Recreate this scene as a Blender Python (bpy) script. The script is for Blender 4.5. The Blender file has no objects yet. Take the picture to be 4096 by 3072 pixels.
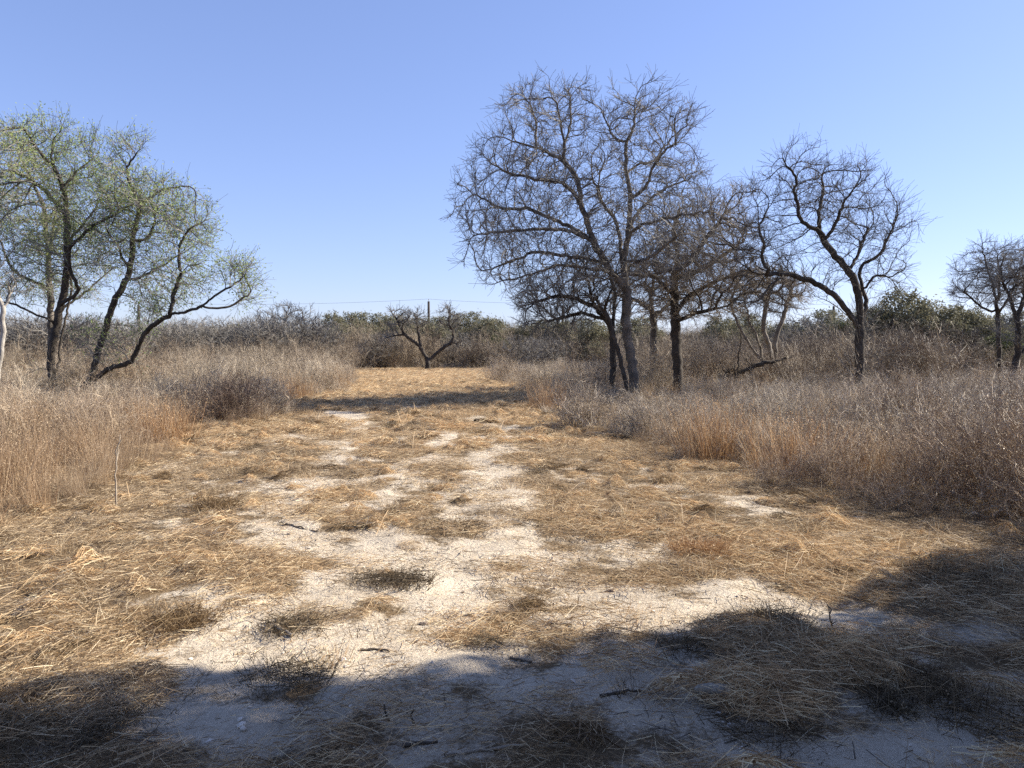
import bpy, math, time
import numpy as np
from mathutils import Vector
T0 = time.time()
S = bpy.context.scene
COL = S.collection
R = math.radians

# ------------------------------------------------------------------ camera, sky, sun, exposure
F = 3076.0                       # focal length in photograph pixels (4096 wide)
CAMH = 1.6
HOR = 1389.0                     # horizon row in the photograph
PITCH = math.atan((1536 - HOR) / F)
cam_d = bpy.data.cameras.new('camera')
cam_d.sensor_width = 36.0
cam_d.lens = 36.0 * F / 4096
cam_d.clip_start = 0.05
cam_d.clip_end = 5000
cam = bpy.data.objects.new('camera', cam_d)
COL.objects.link(cam)
cam.location = (0, 0, CAMH)
cam.rotation_euler = (R(90) - PITCH, 0, 0)
S.camera = cam

SUN_EL, SUN_AZ = R(33), R(73)    # azimuth clockwise from +Y
sun_dir = Vector((math.cos(SUN_EL) * math.sin(SUN_AZ), math.cos(SUN_EL) * math.cos(SUN_AZ), math.sin(SUN_EL)))
world = bpy.data.worlds.new('World')
S.world = world
world.use_nodes = True
wn = world.node_tree
wn.nodes.clear()
sky = wn.nodes.new('ShaderNodeTexSky')
sky.sky_type = 'NISHITA'
sky.sun_disc = False
sky.sun_elevation = SUN_EL
sky.sun_rotation = SUN_AZ
sky.altitude = 100
sky.air_density = 1.0
sky.dust_density = 0.3
sky.ozone_density = 1.5
bg = wn.nodes.new('ShaderNodeBackground')
bg.inputs['Strength'].default_value = 0.099
wo = wn.nodes.new('ShaderNodeOutputWorld')
wtint = wn.nodes.new('ShaderNodeMix'); wtint.data_type = 'RGBA'; wtint.blend_type = 'MULTIPLY'
wtint.inputs[0].default_value = 1.0
wtint.inputs[7].default_value = (0.90, 0.985, 1.40, 1)
wgam = wn.nodes.new('ShaderNodeGamma'); wgam.inputs[1].default_value = 0.68
wn.links.new(sky.outputs[0], wgam.inputs[0])
wn.links.new(wgam.outputs[0], wtint.inputs[6])
wn.links.new(wtint.outputs[2], bg.inputs[0])
wn.links.new(bg.outputs[0], wo.inputs[0])

sl = bpy.data.lights.new('sun', 'SUN')
sl.energy = 5.0
sl.angle = R(0.55)
sl.color = (1.0, 0.925, 0.80)
so = bpy.data.objects.new('sun', sl)
COL.objects.link(so)
so.rotation_euler = sun_dir.to_track_quat('Z', 'Y').to_euler()

S.view_settings.view_transform = 'Standard'
S.view_settings.look = 'None'
S.view_settings.gamma = 1.0
S.view_settings.use_curve_mapping = False
S.view_settings.exposure = 1.30
S.cycles.max_bounces = 4
S.cycles.diffuse_bounces = 3
S.cycles.glossy_bounces = 1
S.cycles.transmission_bounces = 2
S.cycles.transparent_max_bounces = 4
S.cycles.use_denoising = False

# ------------------------------------------------------------------ pixel <-> place
CP, SP = math.cos(PITCH), math.sin(PITCH)
def ray(u, v):
    a = (np.asarray(u, float) - 2048) / F
    b = (1536 - np.asarray(v, float)) / F
    return a, CP + SP * b, -SP + CP * b
def P(u, v, Y):
    """place at depth Y that the photograph shows at (u, v)"""
    a, y, z = ray(u, v)
    s = Y / y
    return np.array([a * s, Y + 0 * a, CAMH + z * s]).T
def G(u, v):
    """ground place seen at (u, v), full-photo pixels"""
    a, y, z = ray(u, v)
    s = -CAMH / z
    return np.array([a * s, y * s]).T
def proj(x, y, z=0.0):
    dy, dz = np.asarray(y, float), np.asarray(z, float) - CAMH
    f = CP * dy - SP * dz
    up = SP * dy + CP * dz
    f = np.where(f < 0.3, 0.3, f)
    return 2048 + F * x / f, 1536 - F * up / f
K = 4096 / 2212.0                # display pixels to photo pixels

# ------------------------------------------------------------------ noise
def _hash(i, j, s):
    n = (i * 374761393 + j * 668265263 + s * 1442695041) & 0x7fffffff
    n = ((n ^ (n >> 13)) * 1274126177) & 0x7fffffff
    return ((n ^ (n >> 16)) & 0xffff) / 65535.0
def vnoise(x, y, s=0):
    xi = np.floor(x).astype(np.int64); yi = np.floor(y).astype(np.int64)
    fx, fy = x - xi, y - yi
    fx = fx * fx * (3 - 2 * fx); fy = fy * fy * (3 - 2 * fy)
    a, b = _hash(xi, yi, s), _hash(xi + 1, yi, s)
    c, d = _hash(xi, yi + 1, s), _hash(xi + 1, yi + 1, s)
    return (a * (1 - fx) + b * fx) * (1 - fy) + (c * (1 - fx) + d * fx) * fy
def fbm(x, y, o=4, s=0):
    t, a, n = 0, 1.0, 0
    for k in range(o):
        t = t + a * vnoise(x * 2 ** k + 17.3 * k, y * 2 ** k - 9.1 * k, s + k)
        n += a; a *= 0.5
    return t / n
def sstep(a, b, x):
    t = np.clip((x - a) / (b - a), 0, 1)
    return t * t * (3 - 2 * t)

# ------------------------------------------------------------------ mesh helpers
def mk_mesh(name, v, faces, mat=None, smooth=False, attrs=None):
    """faces: list of (M,k) index arrays"""
    me = bpy.data.meshes.new(name)
    v = np.asarray(v, np.float32)
    me.vertices.add(len(v))
    me.vertices.foreach_set('co', v.ravel())
    faces = [np.asarray(f, np.int32) for f in faces if len(f)]
    if faces:
        tot = sum(f.size for f in faces)
        me.loops.add(tot)
        me.loops.foreach_set('vertex_index', np.concatenate([f.ravel() for f in faces]))
        sizes = np.concatenate([np.full(len(f), f.shape[1], np.int32) for f in faces])
        st = np.zeros(len(sizes), np.int32); st[1:] = np.cumsum(sizes)[:-1]
        me.polygons.add(len(sizes))
        me.polygons.foreach_set('loop_start', st)
        me.polygons.foreach_set('use_smooth', np.full(len(sizes), smooth))
    for k, (typ, arr) in (attrs or {}).items():
        a = me.attributes.new(k, typ, 'POINT')
        arr = np.asarray(arr)
        if typ == 'FLOAT_VECTOR': a.data.foreach_set('vector', arr.astype(np.float32).ravel())
        elif typ == 'INT': a.data.foreach_set('value', arr.astype(np.int32))
        else: a.data.foreach_set('value', arr.astype(np.float32))
    if mat: me.materials.append(mat)
    me.update(calc_edges=True)
    return me
def link(name, me, parent=None, loc=None):
    o = bpy.data.objects.new(name, me)
    COL.objects.link(o)
    if parent: o.parent = parent
    if loc is not None: o.location = loc
    return o
def tag(o, label=None, cat=None, group=None, kind=None):
    if label: o['label'] = label
    if cat: o['category'] = cat
    if group: o['group'] = group
    if kind: o['kind'] = kind
    return o
def empty(name, loc, label, cat, group=None):
    o = bpy.data.objects.new(name, None)
    o.empty_display_size = 0.2
    COL.objects.link(o)
    o.location = loc
    return tag(o, label, cat, group)
def copy_tree(o, label, group=None):
    c = o.copy(); COL.objects.link(c)
    c['label'] = label
    if group: c['group'] = group
    for ch in o.children:
        d = ch.copy(); COL.objects.link(d); d.parent = c
        for g in ch.children:
            e = g.copy(); COL.objects.link(e); e.parent = d
    return c

# ------------------------------------------------------------------ materials
def new_mat(name):
    m = bpy.data.materials.new(name); m.use_nodes = True
    nt = m.node_tree; nt.nodes.clear()
    out = nt.nodes.new('ShaderNodeOutputMaterial')
    return m, nt, out
def ramp(nt, cols, fac):
    r = nt.nodes.new('ShaderNodeValToRGB')
    e = r.color_ramp.elements
    while len(e) < len(cols): e.new(0.5)
    for i, (p, c) in enumerate(cols):
        e[i].position = p; e[i].color = (*c, 1)
    nt.links.new(fac, r.inputs[0])
    return r.outputs[0]
def plant_mat(name, warm, grey, trans=0.3, gloss=0.25, k=(.84, .80)):
    """thin dry stems: colour varies stem by stem (tint) and plant by plant (tone)"""
    m, nt, out = new_mat(name)
    at = nt.nodes.new('ShaderNodeAttribute'); at.attribute_name = 'tint'
    ai = nt.nodes.new('ShaderNodeAttribute'); ai.attribute_name = 'tone'; ai.attribute_type = 'INSTANCER'
    warm = [tuple(min(q * k[0], .85) for q in c) for c in warm]; grey = [tuple(min(q * k[1], .85) for q in c) for c in grey]
    a = ramp(nt, [(i / (len(warm) - 1), c) for i, c in enumerate(warm)], at.outputs['Fac'])
    b = ramp(nt, [(i / (len(grey) - 1), c) for i, c in enumerate(grey)], at.outputs['Fac'])
    mx = nt.nodes.new('ShaderNodeMix'); mx.data_type = 'RGBA'
    nt.links.new(ai.outputs['Fac'], mx.inputs[0])
    nt.links.new(a, mx.inputs[6]); nt.links.new(b, mx.inputs[7])
    d = nt.nodes.new('ShaderNodeBsdfPrincipled')
    d.inputs['Roughness'].default_value = 0.55
    d.inputs['Specular IOR Level'].default_value = gloss
    nt.links.new(mx.outputs[2], d.inputs['Base Color'])
    if trans > 0:
        t = nt.nodes.new('ShaderNodeBsdfTranslucent')
        nt.links.new(mx.outputs[2], t.inputs[0])
        ms = nt.nodes.new('ShaderNodeMixShader'); ms.inputs[0].default_value = trans
        nt.links.new(d.outputs[0], ms.inputs[1]); nt.links.new(t.outputs[0], ms.inputs[2])
        nt.links.new(ms.outputs[0], out.inputs[0])
    else:
        nt.links.new(d.outputs[0], out.inputs[0])
    return m
def bark_mat(name, dark, light, scale=9.0, bump=0.6, stretch=0.25):
    m, nt, out = new_mat(name)
    tc = nt.nodes.new('ShaderNodeTexCoord')
    mp = nt.nodes.new('ShaderNodeMapping'); mp.inputs['Scale'].default_value = (1, 1, stretch)
    nt.links.new(tc.outputs['Object'], mp.inputs[0])
    n1 = nt.nodes.new('ShaderNodeTexNoise'); n1.inputs['Scale'].default_value = scale * 4
    n1.inputs['Detail'].default_value = 6; n1.inputs['Roughness'].default_value = 0.7
    nt.links.new(mp.outputs[0], n1.inputs[0])
    n2 = nt.nodes.new('ShaderNodeTexNoise'); n2.inputs['Scale'].default_value = scale * 0.35
    n2.inputs['Detail'].default_value = 4
    nt.links.new(tc.outputs['Object'], n2.inputs[0])
    ma = nt.nodes.new('ShaderNodeMath'); ma.operation = 'ADD'
    nt.links.new(n1.outputs[0], ma.inputs[0]); nt.links.new(n2.outputs[0], ma.inputs[1])
    mh = nt.nodes.new('ShaderNodeMath'); mh.operation = 'MULTIPLY'; mh.inputs[1].default_value = 0.5
    nt.links.new(ma.outputs[0], mh.inputs[0])
    c = ramp(nt, [(0.36, dark), (0.66, light)], mh.outputs[0])
    d = nt.nodes.new('ShaderNodeBsdfPrincipled'); d.inputs['Roughness'].default_value = 0.85
    d.inputs['Specular IOR Level'].default_value = 0.2
    nt.links.new(c, d.inputs['Base Color'])
    b = nt.nodes.new('ShaderNodeBump'); b.inputs['Strength'].default_value = bump; b.inputs['Distance'].default_value = 0.03
    nt.links.new(n1.outputs[0], b.inputs['Height']); nt.links.new(b.outputs[0], d.inputs['Normal'])
    nt.links.new(d.outputs[0], out.inputs[0])
    return m
def leaf_mat(name, cols, trans=0.35):
    m, nt, out = new_mat(name)
    at = nt.nodes.new('ShaderNodeAttribute'); at.attribute_name = 'tint'
    a = ramp(nt, [(i / (len(cols) - 1), c) for i, c in enumerate(cols)], at.outputs['Fac'])
    d = nt.nodes.new('ShaderNodeBsdfPrincipled'); d.inputs['Roughness'].default_value = 0.65
    d.inputs['Specular IOR Level'].default_value = 0.12
    nt.links.new(a, d.inputs['Base Color'])
    t = nt.nodes.new('ShaderNodeBsdfTranslucent'); nt.links.new(a, t.inputs[0])
    ms = nt.nodes.new('ShaderNodeMixShader'); ms.inputs[0].default_value = trans
    nt.links.new(d.outputs[0], ms.inputs[1]); nt.links.new(t.outputs[0], ms.inputs[2])
    nt.links.new(ms.outputs[0], out.inputs[0])
    return m

M_STRAW = plant_mat('dry_straw', [(.15, .088, .042), (.42, .275, .145), (.61, .43, .245), (.80, .645, .44)],
                    [(.085, .06, .038), (.22, .16, .10), (.38, .295, .19), (.66, .54, .38)], k=(1.18, 1.12))
M_GRASS = plant_mat('tall_dry_grass', [(.14, .07, .03), (.31, .165, .075), (.44, .27, .135), (.64, .47, .28)],
                    [(.16, .105, .065), (.30, .21, .13), (.42, .315, .205), (.62, .50, .35)], k=(.96, .94))
M_TWIGS = plant_mat('grey_brush_twigs', [(.17, .095, .055), (.30, .19, .115), (.39, .27, .17), (.60, .46, .31)],
                    [(.165, .135, .10), (.31, .26, .20), (.455, .38, .28), (.70, .595, .455)], trans=0.1, k=(.92, 1.03))
M_TUFT = plant_mat('dark_tuft', [(.07, .042, .02), (.17, .105, .05), (.29, .19, .095), (.48, .35, .20)], [(.045, .035, .024), (.10, .078, .052), (.18, .14, .092), (.34, .27, .18)])  # darker set of straw colours for tufts, stubble and stalks
M_DARKBRUSH = plant_mat('dark_shaded_brush_twigs', [(.06, .04, .03), (.11, .075, .055), (.17, .115, .085), (.27, .19, .13)], [(.06, .04, .03), (.11, .075, .055), (.17, .12, .09), (.27, .2, .15)], trans=0.0)  # dark brown twigs, with the shrub's shaded side mixed into the colour
M_THICKET = plant_mat('thicket_twigs', [(.13, .09, .055), (.25, .185, .12), (.35, .27, .18), (.52, .43, .31)],
                      [(.13, .10, .07), (.24, .19, .14), (.34, .28, .205), (.50, .425, .325)], trans=0.0)
M_BARK = bark_mat('grey_bark', (.036, .031, .026), (.235, .205, .172), bump=1.0)
M_BARK_D = bark_mat('dark_bark', (.02, .016, .013), (.105, .088, .072), bump=1.0)
M_BARK_P = bark_mat('pale_bark', (.09, .075, .06), (.30, .265, .22))
M_BARK_W = bark_mat('white_bark', (.17, .15, .13), (.52, .485, .43))
M_TWIG = bark_mat('twig_bark', (.10, .093, .083), (.30, .28, .25), scale=4, bump=0.0, stretch=1)
M_TWIG_D = bark_mat('dark_twig_bark', (.05, .044, .037), (.17, .15, .125), scale=4, bump=0.0, stretch=1)
M_TWIG_LIT = bark_mat('sunlit_twig_bark', (.15, .13, .105), (.42, .37, .30), scale=4, bump=0.0, stretch=1)  # paler copy of the twig bark, sunlight on the crowns put into its colour
M_WOOD_D = bark_mat('weathered_stick', (.05, .04, .032), (.17, .14, .11), scale=14)
M_WOOD_P = bark_mat('bleached_stick', (.25, .20, .15), (.48, .41, .32), scale=14)
M_POLE = bark_mat('creosote_pole', (.035, .028, .022), (.10, .08, .065), scale=6)
M_LEAF_Y = leaf_mat('feathery_green_leaves', [(.18, .24, .085), (.25, .32, .115), (.33, .40, .15), (.40, .44, .155)], 0.45)
M_LEAF_O = leaf_mat('olive_evergreen_leaves', [(.11, .11, .065), (.19, .18, .115), (.27, .25, .165), (.37, .335, .23)], 0.25)
M_LEAF_B = leaf_mat('dark_evergreen_leaves', [(.05, .06, .025), (.085, .10, .042), (.125, .14, .06), (.17, .175, .085)], 0.25)
M_MOSS = leaf_mat('ball_moss', [(.06, .06, .045), (.11, .105, .08), (.17, .16, .12)], 0.1)

# ------------------------------------------------------------------ ground relief and where it is bare
MOUNDS = [(3150, 2560, .34, .05), (3380, 2640, .22, .06), (3030, 2750, .28, .05), (2880, 2600, .25, .025), (1570, 2330, .18, .02),
          (2790, 2215, .18, .03), (2110, 2430, .14, .02), (3700, 2700, .40, .05), (3800, 2350, .6, .05), (2250, 1825, .9, .05), (740, 2480, .30, .04), (400, 2800, .5, .05)]
_mg = [(*G(u, v), r, h) for u, v, r, h in MOUNDS]
RUTS = [((1340, 2775), (1480, 2950), .05, .035), ((1455, 2805), (1530, 2920), .04, .02), ((2600, 2480), (3000, 2330), .10, .02)]
_rg = [(G(*a), G(*b), w, h) for a, b, w, h in RUTS]
def height(x, y):
    x = np.asarray(x, float); y = np.asarray(y, float)
    z = 0.16 * (fbm(x * 0.11, y * 0.11, 3, 5) - 0.5) * sstep(3, 14, np.hypot(x, y))
    z = z + 0.11 * (fbm(x * 0.8, y * 0.8, 3, 11) - 0.5)
    near = 1 - sstep(9, 22, np.hypot(x, y))
    z = z + near * 0.055 * (fbm(x * 4.2, y * 4.2, 3, 21) - 0.5)
    for cx, cy, r, h in _mg:
        z = z + h * np.exp(-((x - cx) ** 2 + (y - cy) ** 2) / (r * r))
    for a, b, w, h in _rg:
        d = b - a; L2 = d @ d
        t = np.clip(((x - a[0]) * d[0] + (y - a[1]) * d[1]) / L2, 0, 1)
        dd = np.hypot(x - a[0] - t * d[0], y - a[1] - t * d[1])
        z = z + h * np.exp(-(dd / w) ** 2)
    return z
BARE = [(690, 1175, 120, 36), (900, 1185, 150, 28), (1090, 1180, 50, 40), (1150, 1205, 90, 20), (780, 1100, 60, 12), (960, 1120, 60, 12), (930, 1290, 420, 62), (560, 1340, 120, 80), (760, 1380, 260, 50), (1120, 1235, 260, 34), (640, 1150, 62, 62), (830, 1152, 110, 26),
        (600, 1100, 32, 22), (1085, 1132, 60, 26), (1300, 1325, 240, 42), (1400, 1195, 90, 20), (1320, 1170, 60, 14), (1830, 1190, 60, 10),
        (1600, 1094, 34, 5), (1680, 1300, 180, 24), (1640, 1345, 160, 26), (1850, 1340, 130, 26), (955, 945, 62, 9), (1060, 946, 90, 7), (955, 962, 50, 9),
        (745, 897, 56, 7), (885, 880, 36, 3), (645, 941, 46, 5), (742, 805, 20, 2.5), (1050, 911, 46, 4), (960, 1510, 470, 125), (1250, 1450, 300, 70),
        (2040, 1372, 170, 22), (620, 1570, 260, 80), (2120, 1590, 120, 75), (1650, 1640, 420, 40), (1300, 1560, 240, 60), (1560, 1560, 90, 40), (1430, 1260, 240, 20),
        (1980, 1440, 60, 16), (2150, 1470, 80, 22), (830, 1210, 150, 30), (690, 1240, 110, 40), (500, 1270, 50, 22)]
ISLES = [(700, 1215, 62, 22), (990, 1150, 80, 24), (860, 1245, 50, 16), (1150, 1262, 100, 22), (1110, 1212, 80, 13), (620, 1365, 50, 24), (1440, 1252, 90, 18), (1240, 1228, 130, 16), (760, 1120, 90, 13), (1085, 1325, 46, 14),
         (930, 1172, 60, 11), (820, 1305, 60, 14), (1270, 1300, 70, 14), (560, 1245, 40, 20), (500, 1330, 30, 26), (990, 1500, 90, 22), (640, 1500, 80, 34), (1180, 1570, 90, 24), (1330, 1640, 130, 18)]
def bare(x, y):
    u, v = proj(x, y, 0.0)
    u = u / K; v = v / K
    m = .35 * np.exp(-((u - 900 - .25 * (v - 1200)) / 430) ** 2 - ((v - 1180) / 150) ** 2)
    for cu, cv, ru, rv in BARE:
        m = np.maximum(m, 1.25 - np.sqrt(((u - cu) / ru) ** 2 + ((v - cv) / rv) ** 2) * 0.72)
    for xs_, ys_, wt in (((-1.65, -1.8, -2.2, -2.45, -2.75, -4.0), (4.0, 5.5, 7.6, 9, 14, 18.6), .75), ((.30, .05, -.12, -.35, -.8), (4.0, 6.0, 7.2, 13.2, 19), .75), ((-1.25, -1.25, -1.4), (4, 7, 10), .35)):
        c = np.interp(y, ys_, xs_)
        m = np.maximum(m, wt * np.exp(-((np.asarray(x) - c) / .42) ** 2) * sstep(22, 16, np.asarray(y)) * sstep(2.5, 3.6, np.asarray(y)))
    for cu, cv, ru, rv in ISLES:
        m = m - .75 * np.exp(-(((u - cu) / ru) ** 2 + ((v - cv) / rv) ** 2) * 1.1)
    n = fbm(x * 1.3, y * 1.3, 4, 40) - 0.5
    n2 = fbm(x * 5.5, y * 4.5, 3, 60) - 0.5
    return np.where(np.asarray(y) > 1.2, np.clip(m * 1.05 + 1.5 * n + 1.6 * n2, 0, 1.2), np.clip(0.35 + 1.5 * n, 0, 1))

# mown strip: its two edges, read off the photograph
LEFT_E = [(-900, 1330), (-300, 1215), (0, 1150), (120, 1105), (250, 1056), (330, 965), (440, 930), (545, 912), (620, 890), (700, 862), (765, 838), (772, 822), (738, 799)]
RIGHT_E = [(1046, 806), (1062, 822), (1150, 850), (1185, 880), (1180, 905), (1250, 930), (1400, 958), (1500, 992), (1640, 1034), (1720, 1062), (1900, 1092), (2212, 1165), (2800, 1240), (3600, 1330)]
LE = np.array([G(u * K, v * K) for u, v in LEFT_E]); RE = np.array([G(u * K, v * K) for u, v in RIGHT_E])
def mown(x, y):
    """>0 inside the mown strip, metres from its edge (roughly)"""
    x = np.asarray(x, float); y = np.asarray(y, float)
    xl = np.interp(y, LE[:, 1], LE[:, 0])
    o = np.argsort(RE[:, 1])
    xr = np.interp(y, RE[o, 1], RE[o, 0])
    wob = 0.5 * (fbm(x * 0.7, y * 0.7, 3, 77) - 0.5) * 2
    d = np.minimum(x - xl, xr - x) + wob * np.clip(y / 12, .35, 1.2)
    end = 55.5 - y + 0.6 * wob
    return np.minimum(d, end)

def axis(lo, hi, step, far, g):
    a = list(np.arange(lo, hi + 1e-6, step))
    s, x = step, hi
    while x < far:
        s *= g; x += s; a.append(x)
    s, x = step, lo
    b = []
    while x > -far:
        s *= g; x -= s; b.append(x)
    return np.array(b[::-1] + a)
gx = axis(-4.2, 4.2, 0.05, 1500, 1.06)
gy = axis(2.4, 8.5, 0.042, 1500, 1.045)
XX, YY = np.meshgrid(gx, gy)
ZZ = height(XX, YY)
gv = np.stack([XX.ravel(), YY.ravel(), ZZ.ravel()], 1)
nx, ny = len(gx), len(gy)
ii = (np.arange(ny - 1)[:, None] * nx + np.arange(nx - 1)[None]).ravel()
gq = np.stack([ii, ii + 1, ii + 1 + nx, ii + nx], 1)
gb = bare(gv[:, 0], gv[:, 1]); gm = mown(gv[:, 0], gv[:, 1])
gb = gb * sstep(-0.5, 0.8, gm)
def ground_mat():
    m, nt, out = new_mat('caliche_and_litter')
    ab = nt.nodes.new('ShaderNodeAttribute'); ab.attribute_name = 'bare'
    geo = nt.nodes.new('ShaderNodeNewGeometry')
    def noise(sc, det=6, rough=0.6):
        n = nt.nodes.new('ShaderNodeTexNoise'); n.inputs['Scale'].default_value = sc
        n.inputs['Detail'].default_value = det; n.inputs['Roughness'].default_value = rough
        nt.links.new(geo.outputs['Position'], n.inputs[0]); return n.outputs[0]
    def math2(op, a, b):
        n = nt.nodes.new('ShaderNodeMath'); n.operation = op
        for i, q in enumerate((a, b)):
            if isinstance(q, (int, float)): n.inputs[i].default_value = q
            else: nt.links.new(q, n.inputs[i])
        return n.outputs[0]
    nf, nm, nl = noise(38, 8, .7), noise(9, 6), noise(0.7, 5)
    fac = math2('ADD', ab.outputs['Fac'], math2('MULTIPLY', math2('SUBTRACT', nm, 0.5), 0.9))
    fac = math2('ADD', fac, math2('MULTIPLY', math2('SUBTRACT', nf, 0.5), 1.3))
    mr = nt.nodes.new('ShaderNodeMapRange'); mr.interpolation_type = 'SMOOTHSTEP'
    mr.inputs[1].default_value = 0.15; mr.inputs[2].default_value = 0.75
    nt.links.new(fac, mr.inputs[0])
    chalk = ramp(nt, [(0.25, (.26, .205, .145)), (0.48, (.52, .44, .335)), (0.68, (.70, .615, .49))], math2('ADD', math2('ADD', math2('MULTIPLY', nf, 0.4), math2('MULTIPLY', noise(2.6, 5), 0.35)), math2('MULTIPLY', nl, 0.25)))
    soil = ramp(nt, [(0.3, (.085, .058, .032)), (0.5, (.16, .112, .064)), (0.72, (.27, .195, .118))], math2('ADD', math2('MULTIPLY', nf, 0.6), math2('MULTIPLY', nl, 0.4)))
    mx = nt.nodes.new('ShaderNodeMix'); mx.data_type = 'RGBA'
    nt.links.new(mr.outputs[0], mx.inputs[0]); nt.links.new(soil, mx.inputs[6]); nt.links.new(chalk, mx.inputs[7])
    d = nt.nodes.new('ShaderNodeBsdfPrincipled'); d.inputs['Roughness'].default_value = 0.95
    d.inputs['Specular IOR Level'].default_value = 0.1
    nt.links.new(mx.outputs[2], d.inputs['Base Color'])
    vo = nt.nodes.new('ShaderNodeTexVoronoi'); vo.inputs['Scale'].default_value = 21; vo.inputs['Randomness'].default_value = 1.0; vo.feature = 'SMOOTH_F1'
    nt.links.new(geo.outputs['Position'], vo.inputs['Vector'])
    hgt = math2('ADD', math2('MULTIPLY', nf, 1.0), math2('MULTIPLY', vo.outputs['Distance'], -0.16))
    hgt = math2('ADD', hgt, math2('MULTIPLY', nm, 1.1))
    hgt = math2('ADD', hgt, math2('MULTIPLY', noise(85, 4, .6), 0.25))
    b = nt.nodes.new('ShaderNodeBump'); b.inputs['Strength'].default_value = 0.9; b.inputs['Distance'].default_value = 0.035
    nt.links.new(hgt, b.inputs['Height']); nt.links.new(b.outputs[0], d.inputs['Normal'])
    nt.links.new(d.outputs[0], out.inputs[0])
    return m
M_GROUND = ground_mat()
ground = link('ground', mk_mesh('ground', gv, [gq], M_GROUND, True, {'bare': ('FLOAT', gb)}))
tag(ground, kind='structure')
print('ground', len(gq), round(time.time() - T0, 1))

# ------------------------------------------------------------------ stems, tubes, blades
def tubes(chains, sides):
    """chains: list of (pos (n,3), rad (n,), tint) -> verts, quads, tint per vertex"""
    if not chains: return np.zeros((0, 3)), np.zeros((0, 4), int), np.zeros(0)
    pos = np.concatenate([c[0] for c in chains]); rad = np.concatenate([c[1] for c in chains])
    n = np.array([len(c[0]) for c in chains])
    tint = np.repeat(np.array([c[2] for c in chains]), n)
    end = np.cumsum(n); st = end - n
    N = len(pos)
    nxt = np.minimum(np.arange(N) + 1, np.repeat(end - 1, n)); prv = np.maximum(np.arange(N) - 1, np.repeat(st, n))
    d = pos[nxt] - pos[prv]
    d /= np.linalg.norm(d, axis=1, keepdims=True) + 1e-9
    ov = pos[end - 1] - pos[st]
    ref = np.where(np.abs(ov[:, 2:3]) > 0.8 * np.linalg.norm(ov, axis=1, keepdims=True), np.array([[1., 0.13, 0]]), np.array([[0, 0.09, 1.]]))
    ref = np.repeat(ref, n, axis=0)
    u = np.cross(d, ref); u /= np.linalg.norm(u, axis=1, keepdims=True) + 1e-9
    w = np.cross(d, u)
    ang = np.arange(sides) * 2 * math.pi / sides
    v = pos[:, None] + rad[:, None, None] * (u[:, None] * np.cos(ang)[None, :, None] + w[:, None] * np.sin(ang)[None, :, None])
    last = np.zeros(N, bool); last[end - 1] = True
    a = np.nonzero(~last)[0]
    k = np.arange(sides); k2 = (k + 1) % sides
    q = np.stack([a[:, None] * sides + k, a[:, None] * sides + k2, (a[:, None] + 1) * sides + k2, (a[:, None] + 1) * sides + k], 2).reshape(-1, 4)
    return v.reshape(-1, 3), q, np.repeat(tint, sides)
def join(parts):
    vs, qs, ts, o = [], [], [], 0
    for v, q, t in parts:
        if len(v) == 0: continue
        vs.append(v); qs.append(q + o); ts.append(t); o += len(v)
    return np.concatenate(vs), np.concatenate(qs), np.concatenate(ts)
def blades(rng, base, d, L, w, bend, segs=4, tint=None, droop=0.25, tip=0.15):
    """grass blades as thin ribbons"""
    N = len(base)
    d = d / np.linalg.norm(d, axis=1, keepdims=True)
    az = rng.uniform(0, 2 * math.pi, N)
    side = np.stack([np.cos(az), np.sin(az), np.zeros(N)], 1)
    side -= d * (side * d).sum(1, keepdims=True); side /= np.linalg.norm(side, axis=1, keepdims=True) + 1e-9
    wd = np.cross(d, side)
    t = np.linspace(0, 1, segs + 1)
    p = base[:, None] + L[:, None, None] * (d[:, None] * t[None, :, None] + side[:, None] * (bend[:, None] * t[None] ** 2)[..., None])
    p[..., 2] -= (L[:, None] * droop * np.abs(bend)[:, None] * t[None] ** 3)
    ww = 0.5 * w[:, None] * ((1 - t) * (1 - tip) + tip)[None]
    v = np.stack([p - wd[:, None] * ww[..., None], p + wd[:, None] * ww[..., None]], 2)
    v = v.reshape(-1, 3)
    a = (np.arange(N)[:, None] * (segs + 1) + np.arange(segs)[None]).ravel() * 2
    q = np.stack([a, a + 1, a + 3, a + 2], 1)
    if tint is None: tint = rng.uniform(0, 1, N)
    return v, q, np.repeat(tint, (segs + 1) * 2)
def rquads(rng, c, size, tint, aspect=0.5):
    """small randomly turned leaf quads"""
    N = len(c)
    a = rng.normal(size=(N, 3)); a /= np.linalg.norm(a, axis=1, keepdims=True)
    b = np.cross(a, rng.normal(size=(N, 3))); b /= np.linalg.norm(b, axis=1, keepdims=True) + 1e-9
    s = np.broadcast_to(np.asarray(size, float), (N,))[:, None]
    v = np.stack([c - a * s - b * s * aspect * .3, c - b * s * aspect, c + a * s, c + b * s * aspect], 1).reshape(-1, 3)
    return v, np.arange(N * 4).reshape(-1, 4), np.repeat(tint, 4)
def walk(rng, p, d, L, segs, jit, up=0.0):
    pts = [p]; d = d / np.linalg.norm(d)
    for k in range(segs):
        d = d + rng.normal(0, jit, 3); d[2] += up
        d /= np.linalg.norm(d)
        p = p + d * (L / segs); pts.append(p)
    return np.array(pts)
def unit(az, el):
    return np.array([math.cos(az) * math.cos(el), math.sin(az) * math.cos(el), math.sin(el)])

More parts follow.
